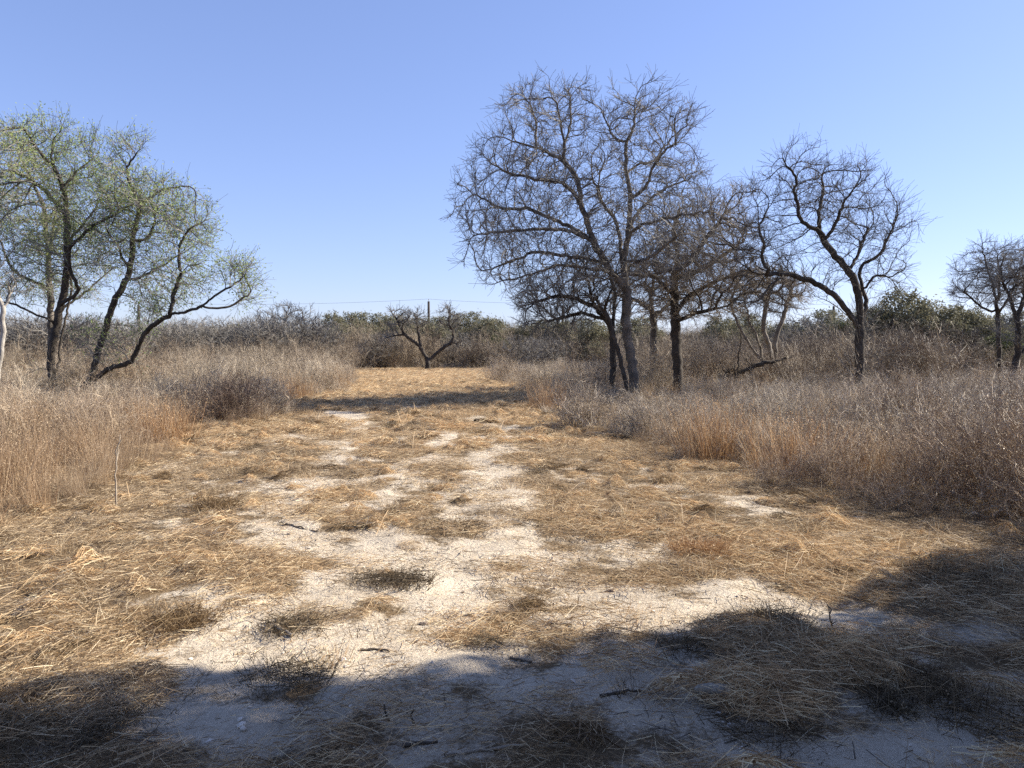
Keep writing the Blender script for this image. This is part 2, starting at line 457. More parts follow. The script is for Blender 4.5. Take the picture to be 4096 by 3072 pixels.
def twig_shrub(rng, h, spread, stems, r0, sub=(7, 3), base_r=0.12, leaf=0, leaf_s=0.006, jit=0.14, upright=0.65, segs=6):
    """branching bare shrub: stems, side twigs and their side twigs"""
    ch = []; lv = []
    for s in range(stems):
        az = rng.uniform(0, 2 * math.pi); el = math.acos(min(0.97, abs(rng.normal(0, 1)) * spread)) if rng.random() < 0.9 else rng.uniform(.2, 1)
        L = h * rng.uniform(.6, 1.12)
        p = np.array([*(rng.normal(0, base_r, 2)), -0.03])
        st = walk(rng, p, unit(az, el), L, segs, jit, 0.05 * upright)
        tn = rng.uniform(0, 1)
        ch.append((st, r0 * np.linspace(1, .35, len(st)), tn))
        for b in range(sub[0]):
            k = rng.uniform(.25, .98) * (len(st) - 1); i = int(k); q = st[i] + (st[min(i + 1, len(st) - 1)] - st[i]) * (k - i)
            dm = st[min(i + 1, len(st) - 1)] - st[max(i - 1, 0)]; dm /= np.linalg.norm(dm) + 1e-9
            d2 = dm + rng.normal(0, .75, 3); d2[2] += .25 * upright
            l2 = L * rng.uniform(.16, .42)
            tw = walk(rng, q, d2, l2, 3, jit * 1.6, 0.08 * upright)
            t2 = np.clip(tn + rng.normal(0, .2), 0, 1)
            ch.append((tw, r0 * np.linspace(.5, .25, 4), t2))
            for c in range(sub[1]):
                q2 = tw[rng.integers(1, 4)]
                d3 = (tw[-1] - tw[0]) / l2 + rng.normal(0, .8, 3)
                t3 = walk(rng, q2, d3, l2 * rng.uniform(.25, .6), 2, jit * 2)
                ch.append((t3, r0 * np.array([.33, .27, .2]), np.clip(t2 + rng.normal(0, .2), 0, 1)))
                lv.append(t3[-1]); lv.append(t3[1])
    parts = [tubes(ch, 3)]
    if leaf and lv:
        lv = np.array(lv)
        c = lv[rng.integers(0, len(lv), leaf)] + rng.normal(0, leaf_s * 1.6, (leaf, 3))
        parts.append(rquads(rng, c, rng.uniform(.6, 1.3, leaf) * leaf_s, rng.uniform(.6, 1, leaf), .55))
    return join(parts)
def grass_clump(rng, n, h, rad, w, lean=0.28, heads=0.3, segs=4):
    base = np.stack([np.clip(rng.normal(0, rad, n), -1.5 * rad, 1.5 * rad), np.clip(rng.normal(0, rad, n), -1.5 * rad, 1.5 * rad), np.full(n, -.02)], 1)
    az = rng.uniform(0, 2 * math.pi, n)
    le = np.abs(rng.normal(0, lean, n)); out = base[:, :2] / (rad * 2.5)
    d = np.stack([np.cos(az) * le + out[:, 0] * lean, np.sin(az) * le + out[:, 1] * lean, np.ones(n)], 1)
    L = h * rng.uniform(.45, 1.1, n); bend = rng.normal(0, .28, n)
    v, q, t = blades(rng, base, d, L, np.full(n, w) * rng.uniform(.6, 1.3, n), bend, segs)
    parts = [(v, q, t)]
    k = int(n * heads)
    if k:
        tips = v.reshape(n, segs + 1, 2, 3).mean(2)
        idx = rng.choice(n, k, False)
        c = []
        for f in (0, .3, .6, .9):
            c.append(tips[idx, segs] * (1 - f * .8) + tips[idx, segs - 1] * f * .8)
        c = np.concatenate(c)
        parts.append(rquads(rng, c + rng.normal(0, .006, c.shape), w * 2.2, rng.uniform(.5, 1, len(c)), .45))
    return join(parts)
def straw_patch(rng, n, rad, L=(.02, .20), w=.0031, lift=.022, az0=None):
    r = rad * np.sqrt(rng.uniform(0, 1, n)); a = rng.uniform(0, 2 * math.pi, n)
    L_ = (L[0] + (L[1] - L[0]) * rng.uniform(0, 1, n) ** 1.5) * np.where(rng.random(n) < .05, 1.9, 1)
    az = rng.uniform(0, 2 * math.pi, n) if az0 is None else az0 + rng.normal(0, .6, n)
    el = rng.normal(0.06, .20, n)
    d = np.stack([np.cos(az), np.sin(az), np.sin(el)], 1)
    base = np.stack([r * np.cos(a), r * np.sin(a), np.abs(rng.normal(0, lift, n)) + .003], 1) - d * L_[:, None] * .5 * np.array([1, 1, 0.3])
    return blades(rng, base, d, L_, w * rng.uniform(.5, 1.5, n), rng.normal(0, .3, n), 3, None, 0.1, .4)

def mesh_of(name, vqt, mat):
    v, q, t = vqt
    return mk_mesh(name, v, [q], mat, False, {'tint': ('FLOAT', t)})

# ------------------------------------------------------------------ scattered ground cover (one object each)
def scatter(name, meshes, x, y, scale, tone, rng, label, cat, zoff=0.0, tilt=0.08, yaw=None, sz=None):
    n = len(x)
    z = height(x, y) + zoff
    rot = np.stack([rng.normal(0, tilt, n), rng.normal(0, tilt, n), rng.uniform(0, 2 * math.pi, n) if yaw is None else yaw], 1)
    scale = np.asarray(scale, float)
    scl = np.stack([scale, scale, scale * (1 if sz is None else sz)], 1)
    me = mk_mesh(name, np.stack([x, y, z], 1), [], meshes[0].materials[0], False,
                 {'rot': ('FLOAT_VECTOR', rot), 'scl': ('FLOAT_VECTOR', scl), 'idx': ('INT', rng.integers(0, len(meshes), n)), 'tone': ('FLOAT', np.broadcast_to(tone, (n,)))})
    o = link(name, me)
    tag(o, label, cat, kind='stuff')
    ng = bpy.data.node_groups.new(name, 'GeometryNodeTree')
    ng.interface.new_socket('Geometry', in_out='INPUT', socket_type='NodeSocketGeometry')
    ng.interface.new_socket('Geometry', in_out='OUTPUT', socket_type='NodeSocketGeometry')
    gi = ng.nodes.new('NodeGroupInput'); go = ng.nodes.new('NodeGroupOutput')
    g2i = ng.nodes.new('GeometryNodeGeometryToInstance')
    for me2 in meshes[::-1]:
        so_ = bpy.data.objects.new(me2.name, me2)
        oi = ng.nodes.new('GeometryNodeObjectInfo'); oi.inputs['Object'].default_value = so_
        ng.links.new(oi.outputs['Geometry'], g2i.inputs[0])
    iop = ng.nodes.new('GeometryNodeInstanceOnPoints')
    iop.inputs['Pick Instance'].default_value = True
    ng.links.new(gi.outputs[0], iop.inputs['Points']); ng.links.new(g2i.outputs[0], iop.inputs['Instance'])
    for att, typ, sock in (('idx', 'INT', 'Instance Index'), ('rot', 'FLOAT_VECTOR', 'Rotation'), ('scl', 'FLOAT_VECTOR', 'Scale')):
        na = ng.nodes.new('GeometryNodeInputNamedAttribute'); na.data_type = typ; na.inputs['Name'].default_value = att
        ng.links.new(na.outputs['Attribute'], iop.inputs[sock])
    ng.links.new(iop.outputs[0], go.inputs[0])
    md = o.modifiers.new('scatter', 'NODES'); md.node_group = ng
    return o
def wedge(rng, y0, y1, dens, margin=2.5, slope=0.74):
    """random places on the ground between two depths, a little wider than the view"""
    n = int(dens * ((y1 - y0) * 2 * margin + slope * (y1 ** 2 - y0 ** 2)))
    y = np.sqrt(rng.uniform(0, 1, n * 2) * ((y1 + margin / slope) ** 2 - (y0 + margin / slope) ** 2) + (y0 + margin / slope) ** 2) - margin / slope
    y = y[:n]
    x = rng.uniform(-1, 1, n) * (slope * y + margin)
    return x, y

rng = np.random.default_rng(7)
straw_m = [mesh_of('straw_litter', straw_patch(rng, 330, .30), M_STRAW) for _ in range(5)]
straw_far = [mesh_of('straw_litter', straw_patch(rng, 260, .6, (.10, .40), .007, .03), M_STRAW) for _ in range(4)]
xs, ys, sc = [], [], []
for y0, y1, dn in ((1.6, 7, 15), (7, 14, 9), (14, 24, 5)):
    x, y = wedge(rng, y0, y1, dn)
    b = bare(x, y); m = mown(x, y)
    cov = 1 - sstep(.10, .70, b)
    keep = (rng.uniform(0, 1, len(x)) < cov * .95 + .05) & (m > -1.2)
    xs.append(x[keep]); ys.append(y[keep]); sc.append(rng.uniform(.55, 1.15, keep.sum()) * (1 if y1 < 15 else 1.3))
x, y, s = map(np.concatenate, (xs, ys, sc))
tone = np.clip(1.25 * fbm(x * .5, y * .3, 3, 90) - .05 + .35 * sstep(0, -5, x) * sstep(14, 6, y) + rng.normal(0, .12, len(x)), 0, 1) * np.where(y > 12, .6, 1)
scatter('straw_litter', straw_m, x, y, s, tone, rng, 'mown dry straw lying matted over the open strip', 'straw', .004, .05)
x, y = wedge(rng, 23, 57, 2.2)
m = mown(x, y); b = bare(x, y)
keep = (m > -.6) & (rng.uniform(0, 1, len(x)) < 1.05 - sstep(.15, .6, b))
x, y = x[keep], y[keep]
scatter('far_straw_litter', straw_far, x, y, rng.uniform(.8, 1.3, len(x)), np.clip(.8 * fbm(x * .4, y * .25, 3, 91) - .15, 0, 1), rng,
        'golden mown straw at the far end of the open strip', 'straw', .004, .04)

def mat_clump(rng, n, rad, h):
    v, q, t = straw_patch(rng, n, rad, (.03, .20), .0034, .008)
    k = n * 2
    rr = np.hypot(v[:, 0], v[:, 1] ) / rad
    lump = .45 + 1.1 * fbm(v[:, 0] * 9 + 30 * rng.random(), v[:, 1] * 9 + 30, 2, 3)
    v[:, 2] += h * np.exp(-(rr * 1.15) ** 2) * lump
    v[:, 0] *= rng.uniform(.7, 1.8)
    lowb = np.exp(-(rr * 1.1) ** 4)
    return v, q, t
mat_m = []
for k, (n_, r_, h_) in enumerate(((180, .11, .045), (230, .15, .055), (150, .09, .04), (260, .18, .05), (170, .11, .065), (140, .08, .045))):
    mat_m.append(mesh_of('matted_straw', mat_clump(rng, n_, r_, h_), M_TUFT if k == 2 else M_STRAW))
x, y = wedge(rng, 1.8, 34, 15)
b = bare(x, y); m = mown(x, y)
cl = fbm(x * 1.7, y * 1.7, 3, 420)
keep = (m > -.4) & (rng.uniform(0, 1, len(x)) < (1 - sstep(.15, .7, b)) * sstep(.38, .58, cl) + .015)
x, y = x[keep], y[keep]
scatter('matted_straw', mat_m, x, y, rng.uniform(.5, 1.3, len(x)) * np.where(y > 12, 1.5, 1), np.clip(rng.normal(.35, .35, len(x)), 0, 1), rng,
        'low lumps of matted dry straw and dead thatch across the strip', 'straw', -.004, .12)
stub_m = [mesh_of('grass_stubble', grass_clump(rng, 70, hh, rr, .0035, .6, .0, 3), M_TUFT if k % 2 else M_STRAW) for k, (hh, rr) in enumerate(((.13, .05), (.11, .07), (.16, .06), (.09, .09), (.12, .10), (.14, .05)))]
x, y = wedge(rng, 1.8, 30, 9)
b = bare(x, y); m = mown(x, y)
cl = fbm(x * 1.1, y * 1.1, 3, 120)
keep = (m > -.5) & (rng.uniform(0, 1, len(x)) < (1 - sstep(.1, .55, b)) * sstep(.36, .62, cl) * .9 + .03)
x, y = x[keep], y[keep]
scatter('grass_stubble', stub_m, x, y, rng.uniform(.45, 1.35, len(x)) * np.where(y > 12, 1.35, 1), np.clip(rng.normal(.35, .3, len(x)), 0, 1), rng,
        'short cut grass stubble standing up out of the straw', 'grass', 0, .12)

fine_m = [mesh_of('fine_straw', straw_patch(rng, 46, .24, (.015, .13), .0030, .006), M_STRAW) for _ in range(5)]
x, y = wedge(rng, 1.8, 16, 17)
keep = (mown(x, y) > 0) & (fbm(x * 2.2, y * 2.2, 3, 140) > .30)
x, y = x[keep], y[keep]
scatter('fine_straw', fine_m, x, y, rng.uniform(.6, 1.3, len(x)), np.clip(rng.normal(.75, .35, len(x)), 0, 1), rng, 'thin sprinkling of short straw bits over the bare white ground', 'straw', .003, .03)

peb = []
for k in range(5):
    n = 5
    ico = np.array([[1, 0, 0], [-1, 0, 0], [0, 1, 0], [0, -1, 0], [0, 0, 1], [0, 0, -1]], float)
    ico = ico * rng.uniform(.6, 1.3, (6, 1)) * np.array([1, .8, .6])
    tr = np.array([[0, 2, 4], [2, 1, 4], [1, 3, 4], [3, 0, 4], [2, 0, 5], [1, 2, 5], [3, 1, 5], [0, 3, 5]])
    peb.append((ico, tr))
def chalk_mat():
    m, nt, out = new_mat('caliche_stone')
    geo = nt.nodes.new('ShaderNodeNewGeometry')
    n = nt.nodes.new('ShaderNodeTexNoise'); n.inputs['Scale'].default_value = 30; n.inputs['Detail'].default_value = 6
    nt.links.new(geo.outputs['Position'], n.inputs[0])
    c = ramp(nt, [(.3, (.40, .33, .26)), (.5, (.58, .51, .43)), (.7, (.68, .62, .54))], n.outputs[0])
    d = nt.nodes.new('ShaderNodeBsdfPrincipled'); d.inputs['Roughness'].default_value = .95
    nt.links.new(c, d.inputs['Base Color'])
    b = nt.nodes.new('ShaderNodeBump'); b.inputs['Strength'].default_value = .6; b.inputs['Distance'].default_value = .02
    nt.links.new(n.outputs[0], b.inputs['Height']); nt.links.new(b.outputs[0], d.inputs['Normal'])
    nt.links.new(d.outputs[0], out.inputs[0])
    return m
M_CHALK = chalk_mat()
peb_m = [mk_mesh('chalk_pebbles', v, [t], M_CHALK) for v, t in peb]
x, y = wedge(rng, 1.8, 12, 70, 1.0)
b = bare(x, y)
keep = (rng.uniform(0, 1, len(x)) < sstep(.3, .8, b) * .75 + .03) & (mown(x, y) > 0)
x, y = x[keep], y[keep]
scatter('chalk_pebbles', peb_m, x, y, .004 + .019 * rng.uniform(0, 1, len(x)) ** 5, 0, rng, 'loose white chalk crumbs and pebbles on bare ground', 'pebbles', .002, .5)
chip_m = [mesh_of('twig_litter', tubes([(walk(rng, np.array([rng.normal(0, .15), rng.normal(0, .15), .012]), unit(rng.uniform(0, 6.3), rng.normal(0, .06)), rng.uniform(.03, .16), 3, .07),
          np.linspace(.0022, .0012, 4) * rng.uniform(.6, 1.3), rng.uniform(0, .5)) for _ in range(12)], 4), M_WOOD_D) for k in range(4)]
x, y = wedge(rng, 1.8, 13, 3.2, 1.0)
keep = mown(x, y) > 0
x, y = x[keep], y[keep]
scatter('twig_litter', chip_m, x, y, rng.uniform(.6, 1.4, len(x)), 0, rng, 'dark broken twigs scattered over the bare chalky ground', 'twigs', .002, .05)
print('litter', round(time.time() - T0, 1))

# tall grass and grey brush either side of the strip
grass_m = [mesh_of('tall_dry_grass', grass_clump(rng, 130, h, .13, .0042, .24, .35), M_GRASS) for h in (.62, .75, .85, .7)]
brush_m = [mesh_of('grey_brush', twig_shrub(rng, .85, .48, 26, .0042, (8, 3), .16, 420, .0075), M_TWIGS) for _ in range(5)]
def side_places(y0, y1, dens):
    x, y = wedge(rng, y0, y1, dens, 5)
    return x, y, mown(x, y)
gx_, gy_, gs_, gt_ = [], [], [], []
bx_, by_, bs_, bt_ = [], [], [], []
for y0, y1, dn in ((5, 12, 9), (12, 20, 6), (20, 34, 3.4), (34, 62, 1.5)):
    x, y, m = side_places(y0, y1, dn)
    left = x < np.interp(y, LE[:, 1], LE[:, 0]) + .5
    e = -m
    n1 = fbm(x * .32, y * .32, 3, 150)
    edge = 1 - sstep(.2, 3.0, e)
    # grass share: strong by the strip's edge and on the left, brush deeper in on the right
    share = np.where(left, .72 - .45 * sstep(13, 26, y), .02 + .55 * edge * sstep(20, 9, y)) + (n1 - .5) * 1.2
    inside = (e > -.15) & (fbm(x * 1.3, y * 1.3, 2, 260) > .30)
    hgt = np.clip(.45 + e * .45, .35, 1) * np.clip(.12 + 1.6 * fbm(x * .75, y * .75, 3, 170), .35, 1.35)
    hgt = hgt * (1 - .62 * np.exp(-((x - 2.9) / 1.9) ** 2 - ((y - 18.5) / 4.8) ** 2)) * (1 - .5 * np.exp(-((x - 9.6) / 2.2) ** 2 - ((y - 20.5) / 3.6) ** 2)) * (1 - .5 * np.exp(-((x + 12.6) / 3.4) ** 2 - ((y - 21.5) / 3.2) ** 2))
    g = inside & (rng.uniform(0, 1, len(x)) < share)
    far = 1 + .35 * sstep(20, 50, y)
    gx_.append(x[g]); gy_.append(y[g]); gs_.append((hgt * far * rng.uniform(.75, 1.2, len(x)))[g])
    gt_.append(np.clip(1.3 * fbm(x * .45, y * .45, 2, 190) + .12 + rng.normal(0, .15, len(x)), 0, 1)[g])
    b = inside & ~g & (rng.uniform(0, 1, len(x)) < .8)
    hb = hgt * np.where(left, .95, np.clip(1.08 - .014 * y, .74, .95))
    bx_.append(x[b]); by_.append(y[b]); bs_.append((hb * np.where(left, far, 1) * rng.uniform(.75, 1.25, len(x)))[b])
    bt_.append(np.clip(np.where(left, .25, .5) + .55 * sstep(8, 14, y) + .9 * fbm(x * .4, y * .4, 2, 210) - .3 * edge - .15 + rng.normal(0, .12, len(x)), 0, 1)[b])
wx, wy = wedge(rng, 6, 40, .55, 5)
k = (mown(wx, wy) < -.5) & (np.hypot((wx - 3) / 2.2, (wy - 18.5) / 5) > 1)
wx, wy = wx[k], wy[k]
weed_m = [mesh_of('weed_stalks', twig_shrub(rng, hh, .3, 5, .0045, (6, 3), .08, 160, .011, jit=.07, upright=1.2), mm) for hh, mm in ((1.0, M_TWIGS), (1.25, M_GRASS), (.9, M_GRASS), (1.1, M_TUFT))]
scatter('weed_stalks', weed_m, wx, wy, rng.uniform(.55, 1.0, len(wx)) * np.where(wx > 0, np.clip(1.05 - .014 * wy, .55, 1), 1), np.clip(rng.normal(.5, .35, len(wx)), 0, 1), rng,
        'taller dead weed stalks with seed heads sticking up out of the grass', 'weeds', 0, .22)
x, y, s, t = map(np.concatenate, (gx_, gy_, gs_, gt_))
scatter('tall_dry_grass', grass_m, x, y, s, t, rng, 'tall uncut tan and rusty dry grass beside the mown strip', 'grass', 0, .2)
print('grass', len(x))
x, y, s, t = map(np.concatenate, (bx_, by_, bs_, bt_))
scatter('grey_brush', brush_m, x, y, s, t, rng, 'waist high grey leafless twiggy brush filling the ground under the trees', 'brush', 0, .2)
print('brush', len(x), round(time.time() - T0, 1))

# ------------------------------------------------------------------ trees
def poly(pts, Y, dy=0.0, dy_end=None):
    pts = np.array(pts, float)
    t = np.linspace(0, 1, len(pts))
    Yd = Y + dy + (0 if dy_end is None else (dy_end - dy)) * t
    return np.array([P(u, v, d) for (u, v), d in zip(pts, Yd)])
def resample(p, step, rng, jit=0.0):
    seg = np.linalg.norm(np.diff(p, axis=0), axis=1); s = np.concatenate([[0], np.cumsum(seg)])
    n = max(2, int(round(s[-1] / step)) + 1)
    t = np.linspace(0, s[-1], n)
    # smooth (Catmull-like) by interpolating and averaging
    q = np.stack([np.interp(t, s, p[:, k]) for k in range(3)], 1)
    for _ in range(2):
        q[1:-1] = .5 * q[1:-1] + .25 * (q[:-2] + q[2:])
    q[1:-1] += rng.normal(0, jit * step, (max(n - 2, 0), 3))
    return q
def blob(rng, u, v, ru, rv, Y, depth, n, dy=0.0, shell=0.45):
    """attraction points filling an ellipsoid that the photograph shows at (u,v) with radii (ru,rv)"""
    c = P(u, v, Y + dy); k = (Y + dy) / F
    m = n; n = int(n * 1.9)
    d = rng.normal(size=(n, 3)); d /= np.linalg.norm(d, axis=1, keepdims=True)
    r = rng.uniform(0, 1, n) ** shell
    p = c + d * r[:, None] * np.array([ru * k, depth, rv * k])
    q = fbm(p[:, 0] * 1.1 + 50 + p[:, 1] * .6, p[:, 2] * 1.1 + 50 - p[:, 1] * .5, 2, int(abs(u)) % 97)
    return p[np.argsort(-q)[:m]]
def grow(rng, skel, attr, step=.14, infl=1.2, kill=.22, iters=120, jit=.25, maxn=26000, trop=0.0, sk_jit=.12, sleeve=False):
    pos = np.zeros((maxn, 3)); par = np.full(maxn, -1); nch = np.zeros(maxn, int)
    n = 0
    for k, pl in enumerate(skel):
        q = resample(pl, step, rng, sk_jit)
        if sleeve and len(q) > 12: q = q[:len(q) - int(min(.75, .11 * len(q) * step) / step)]
        if n == 0:
            pos[:len(q)] = q; par[1:len(q)] = np.arange(len(q) - 1); nch[:len(q) - 1] = 1; n = len(q)
        else:
            i0 = int(np.argmin(((pos[:n] - q[0]) ** 2).sum(1)))
            q = q[1:] if np.linalg.norm(pos[i0] - q[0]) < step * 1.5 else q
            m = len(q)
            pos[n:n + m] = q; par[n] = i0; par[n + 1:n + m] = np.arange(n, n + m - 1)
            nch[i0] += 1; nch[n:n + m - 1] += 1; n += m
    A = attr
    nd = np.full(len(A), 1e9); ni = np.zeros(len(A), int)
    def upd(i0, i1):
        nonlocal nd, ni
        for a in range(i0, i1, 256):
            b = min(a + 256, i1)
            d = ((A[:, None] - pos[None, a:b]) ** 2).sum(2)
            j = d.argmin(1); dm = d[np.arange(len(A)), j]
            w = dm < nd
            nd[w] = dm[w]; ni[w] = j[w] + a
    upd(0, n)
    for it in range(iters):
        keep = nd > kill * kill
        A, nd, ni = A[keep], nd[keep], ni[keep]
        act = nd < infl * infl
        if not act.any() or len(A) == 0: break
        idx = ni[act]; dv = A[act] - pos[idx]; dv /= np.linalg.norm(dv, axis=1, keepdims=True) + 1e-9
        un, inv = np.unique(idx, return_inverse=True)
        sm = np.zeros((len(un), 3)); np.add.at(sm, inv, dv)
        ok = nch[un] < 3
        un, sm = un[ok], sm[ok]
        if len(un) == 0: break
        sm /= np.linalg.norm(sm, axis=1, keepdims=True) + 1e-9
        pd = pos[un] - pos[np.maximum(par[un], 0)]; pd /= np.linalg.norm(pd, axis=1, keepdims=True) + 1e-9
        ok = (sm * pd).sum(1) > -.35
        un, sm, pd = un[ok], sm[ok], pd[ok]
        if len(un) == 0: break
        sm += .8 * pd + rng.normal(0, jit, sm.shape); sm[:, 2] += trop
        sm /= np.linalg.norm(sm, axis=1, keepdims=True) + 1e-9
        m = len(un)
        if n + m > maxn: break
        pos[n:n + m] = pos[un] + sm * step; par[n:n + m] = un; nch[un] += 1
        upd(n, n + m); n += m
    return pos[:n].copy(), par[:n].copy()
def add_twigs(rng, pos, par, count, L=(.2, .5), segs=3, jit=.17, maxcnt=8, out=.85, up=.2, sub=.7, rad=.2):
    """fine zigzag twigs on the thin wood"""
    n = len(pos)
    cnt = leafcount(par)
    thin = np.nonzero((cnt <= maxcnt) & (par >= 0))[0]
    if len(thin) == 0: return pos, par
    i = thin[rng.integers(0, len(thin), count)]
    d = pos[i] - pos[par[i]]; d /= np.linalg.norm(d, axis=1, keepdims=True) + 1e-9
    ce = pos[thin].mean(0); ro = pos[i] - ce; ro /= np.linalg.norm(ro, axis=1, keepdims=True) + 1e-9
    d = d * out + ro * rad + rng.normal(0, .5, d.shape); d[:, 2] += up
    d /= np.linalg.norm(d, axis=1, keepdims=True)
    Ls = rng.uniform(*L, count) / segs
    ps, pr, cur, at = [pos], [par], pos[i], i
    base = n
    for k in range(segs):
        d = d + rng.normal(0, jit, d.shape); d /= np.linalg.norm(d, axis=1, keepdims=True)
        cur = cur + d * Ls[:, None]
        ps.append(cur); pr.append(at)
        at = np.arange(base, base + count); base += count
        if k == 0 and sub > 0:
            m = int(count * sub); j = rng.choice(count, m, False)
            d2 = d[j] + rng.normal(0, .8, (m, 3)); d2 /= np.linalg.norm(d2, axis=1, keepdims=True)
            e = cur[j] + d2 * Ls[j][:, None] * .8
            sub_p, sub_a = e, at[j]
    ps2 = ps; pr2 = pr
    if sub > 0:
        ps2.append(sub_p); pr2.append(sub_a)
        e2 = sub_p + (d2 + rng.normal(0, .4, d2.shape)) * Ls[j][:, None] * .7
        ps2.append(e2); pr2.append(np.arange(base, base + m))
    return np.concatenate(ps2), np.concatenate(pr2)
def leafcount(par):
    n = len(par); cnt = np.zeros(n)
    has = np.zeros(n, bool); has[par[par >= 0]] = True
    cnt[~has] = 1
    c = cnt.tolist(); p = par.tolist()
    order = range(n - 1, -1, -1)
    for i in order:
        if p[i] >= 0: c[p[i]] += c[i]
    return np.array(c)
def radii(par, rtip, rbase):
    cnt = leafcount(par)
    e = math.log(max(cnt[0], 3)) / math.log(rbase / rtip)
    return rtip * cnt ** (1 / e), cnt
def chains_of(pos, par, rad, cnt, rng):
    n = len(pos); heavy = np.full(n, -1); hc = [-1.0] * n
    hv = heavy.tolist(); p = par.tolist(); c = cnt.tolist()
    for i in range(n):
        q = p[i]
        if q >= 0 and c[i] > hc[q]: hc[q] = c[i]; hv[q] = i
    out = []
    for i in range(n):
        q = p[i]
        if q >= 0 and hv[q] == i: continue
        ch = [i]
        while hv[ch[-1]] >= 0: ch.append(hv[ch[-1]])
        idx = np.array(ch)
        if q >= 0:
            pp = np.concatenate([pos[q][None], pos[idx]]); rr = np.concatenate([[rad[idx[0]]], rad[idx]])
        else:
            pp, rr = pos[idx], rad[idx].copy()
        if len(pp) < 2: continue
        out.append((pp, rr, rng.random()))
    return out
def tree_parts(rng, pos, par, rtip, rbase, flare=1.25, split=.028):
    rad, cnt = radii(par, rtip, rbase)
    base = pos[0].copy()
    hz = pos[:, 2] - base[2]
    main = cnt > .25 * cnt[0]
    rad = np.where(main & (hz < .5), rad * (1 + (flare - 1) * (1 - np.clip(hz, 0, .5) / .5)), rad)
    ch = chains_of(pos - base, par, rad, cnt, rng)
    big = [c for c in ch if c[1].max() > split]; small = [c for c in ch if c[1].max() <= split]
    huge = [c for c in big if c[1].max() > .07]; mid = [c for c in big if c[1].max() <= .07]
    trunk = join([tubes(huge, 9), tubes(mid, 6)]) if big else None
    thin3 = tubes(small, 3)
    return base, trunk, thin3, rad, cnt
def along(rng, sk, n, sig, skip=.35, out=.12, up=.12):
    """attraction points in sleeves round the traced limbs"""
    ps, ds, ws = [], [], []
    for k, pl in enumerate(sk):
        q = resample(pl, .1, rng)
        i0 = int(len(q) * (.55 if k == 0 else skip * .6))
        q = q[i0:max(i0 + 3, len(q) - int(min(.9, .18 * len(q) * .1) / .1))]
        if len(q) < 3: continue
        d = np.gradient(q, axis=0); d /= np.linalg.norm(d, axis=1, keepdims=True) + 1e-9
        ps.append(q); ds.append(d); ws.append(np.linspace(.7, 1.5, len(q)))
    ps, ds, ws = map(np.concatenate, (ps, ds, ws))
    i = rng.choice(len(ps), n, True, ws / ws.sum())
    off = rng.normal(0, sig, (n, 3)); off *= rng.uniform(.3, 1.2, (n, 1))
    L = np.linalg.norm(off, axis=1, keepdims=True)
    p = ps[i] + off + ds[i] * L * out; p[:, 2] += up * L[:, 0]
    q = fbm(p[:, 0] * 1.3 + 70 + p[:, 1] * .6, p[:, 2] * 1.3 + 50 - p[:, 1] * .5, 2, 19)
    return p[np.argsort(-q)[:int(n * .8)]]
def make_tree(name, label, cat, rng, skel, attr, rtip=.004, rbase=.2, mats=None, twigs=3000, twig_L=(.2, .5), group=None, grow_kw=None, twig_kw=None, leaves=None, split=.028, sleeve=None, thin=1.0):
    if sleeve:
        sl = along(rng, skel, *sleeve)
        near = np.full(len(sl), 1e9)
        for a in range(0, len(attr), 400):
            near = np.minimum(near, ((sl[:, None] - attr[None, a:a + 400]) ** 2).sum(2).min(1))
        attr = np.concatenate([attr[rng.random(len(attr)) < thin], sl[near < .42 ** 2]])   # stay inside the crown's own outline
    mats = mats or (M_BARK, M_TWIG)
    pos, par = grow(rng, skel, attr, sleeve=bool(sleeve), **(grow_kw or {}))
    pos, par = add_twigs(rng, pos, par, twigs, twig_L, **(twig_kw or {}))
    base, trunk, thin, rad, cnt = tree_parts(rng, pos, par, rtip, rbase, split=split)
    root = empty(name, base, label, cat, group)
    if trunk:
        v, q, t = trunk
        link('trunk', mk_mesh('trunk', v, [q], mats[0], True), root)
    v, q, t = thin
    cr = link('crown', mk_mesh('crown', v, [q], mats[1], False), root)
    if leaves:
        n, size, spread, m, filt = leaves
        tipn = np.nonzero(cnt <= 2)[0]
        c = pos[tipn] - base
        w = filt(c, rng) if filt else np.ones(len(c))
        i = rng.choice(len(c), n, True, w / w.sum())
        pts = c[i] + rng.normal(0, spread, (n, 3))
        tint = np.clip(.5 + .9 * (fbm(pts[:, 0] * .8 + 40, pts[:, 2] * .8 + pts[:, 1] * .5 + 40, 2, 300) - .5) + rng.normal(0, .15, n), 0, 1)
        v, q, t = rquads(rng, pts, size * rng.uniform(.6, 1.4, n), tint, .42)
        link('foliage', mk_mesh('foliage', v, [q], m, False, {'tint': ('FLOAT', t)}), cr)
    print(name, len(pos), round(time.time() - T0, 1))
    return root, pos, cnt

def gz(u, v, Y):
    """tree foot: on the ground at depth Y under pixel column u"""
    a, y, z = ray(u, v)
    x = float(a * Y / y)
    return np.array([x, Y, float(height(x, Y)) - .03])
def foot(pl, Y):
    b = pl[0]
    return np.concatenate([[np.array([b[0], b[1], float(height(b[0], b[1])) - .05])], pl]) if b[2] > height(b[0], b[1]) + .08 else pl

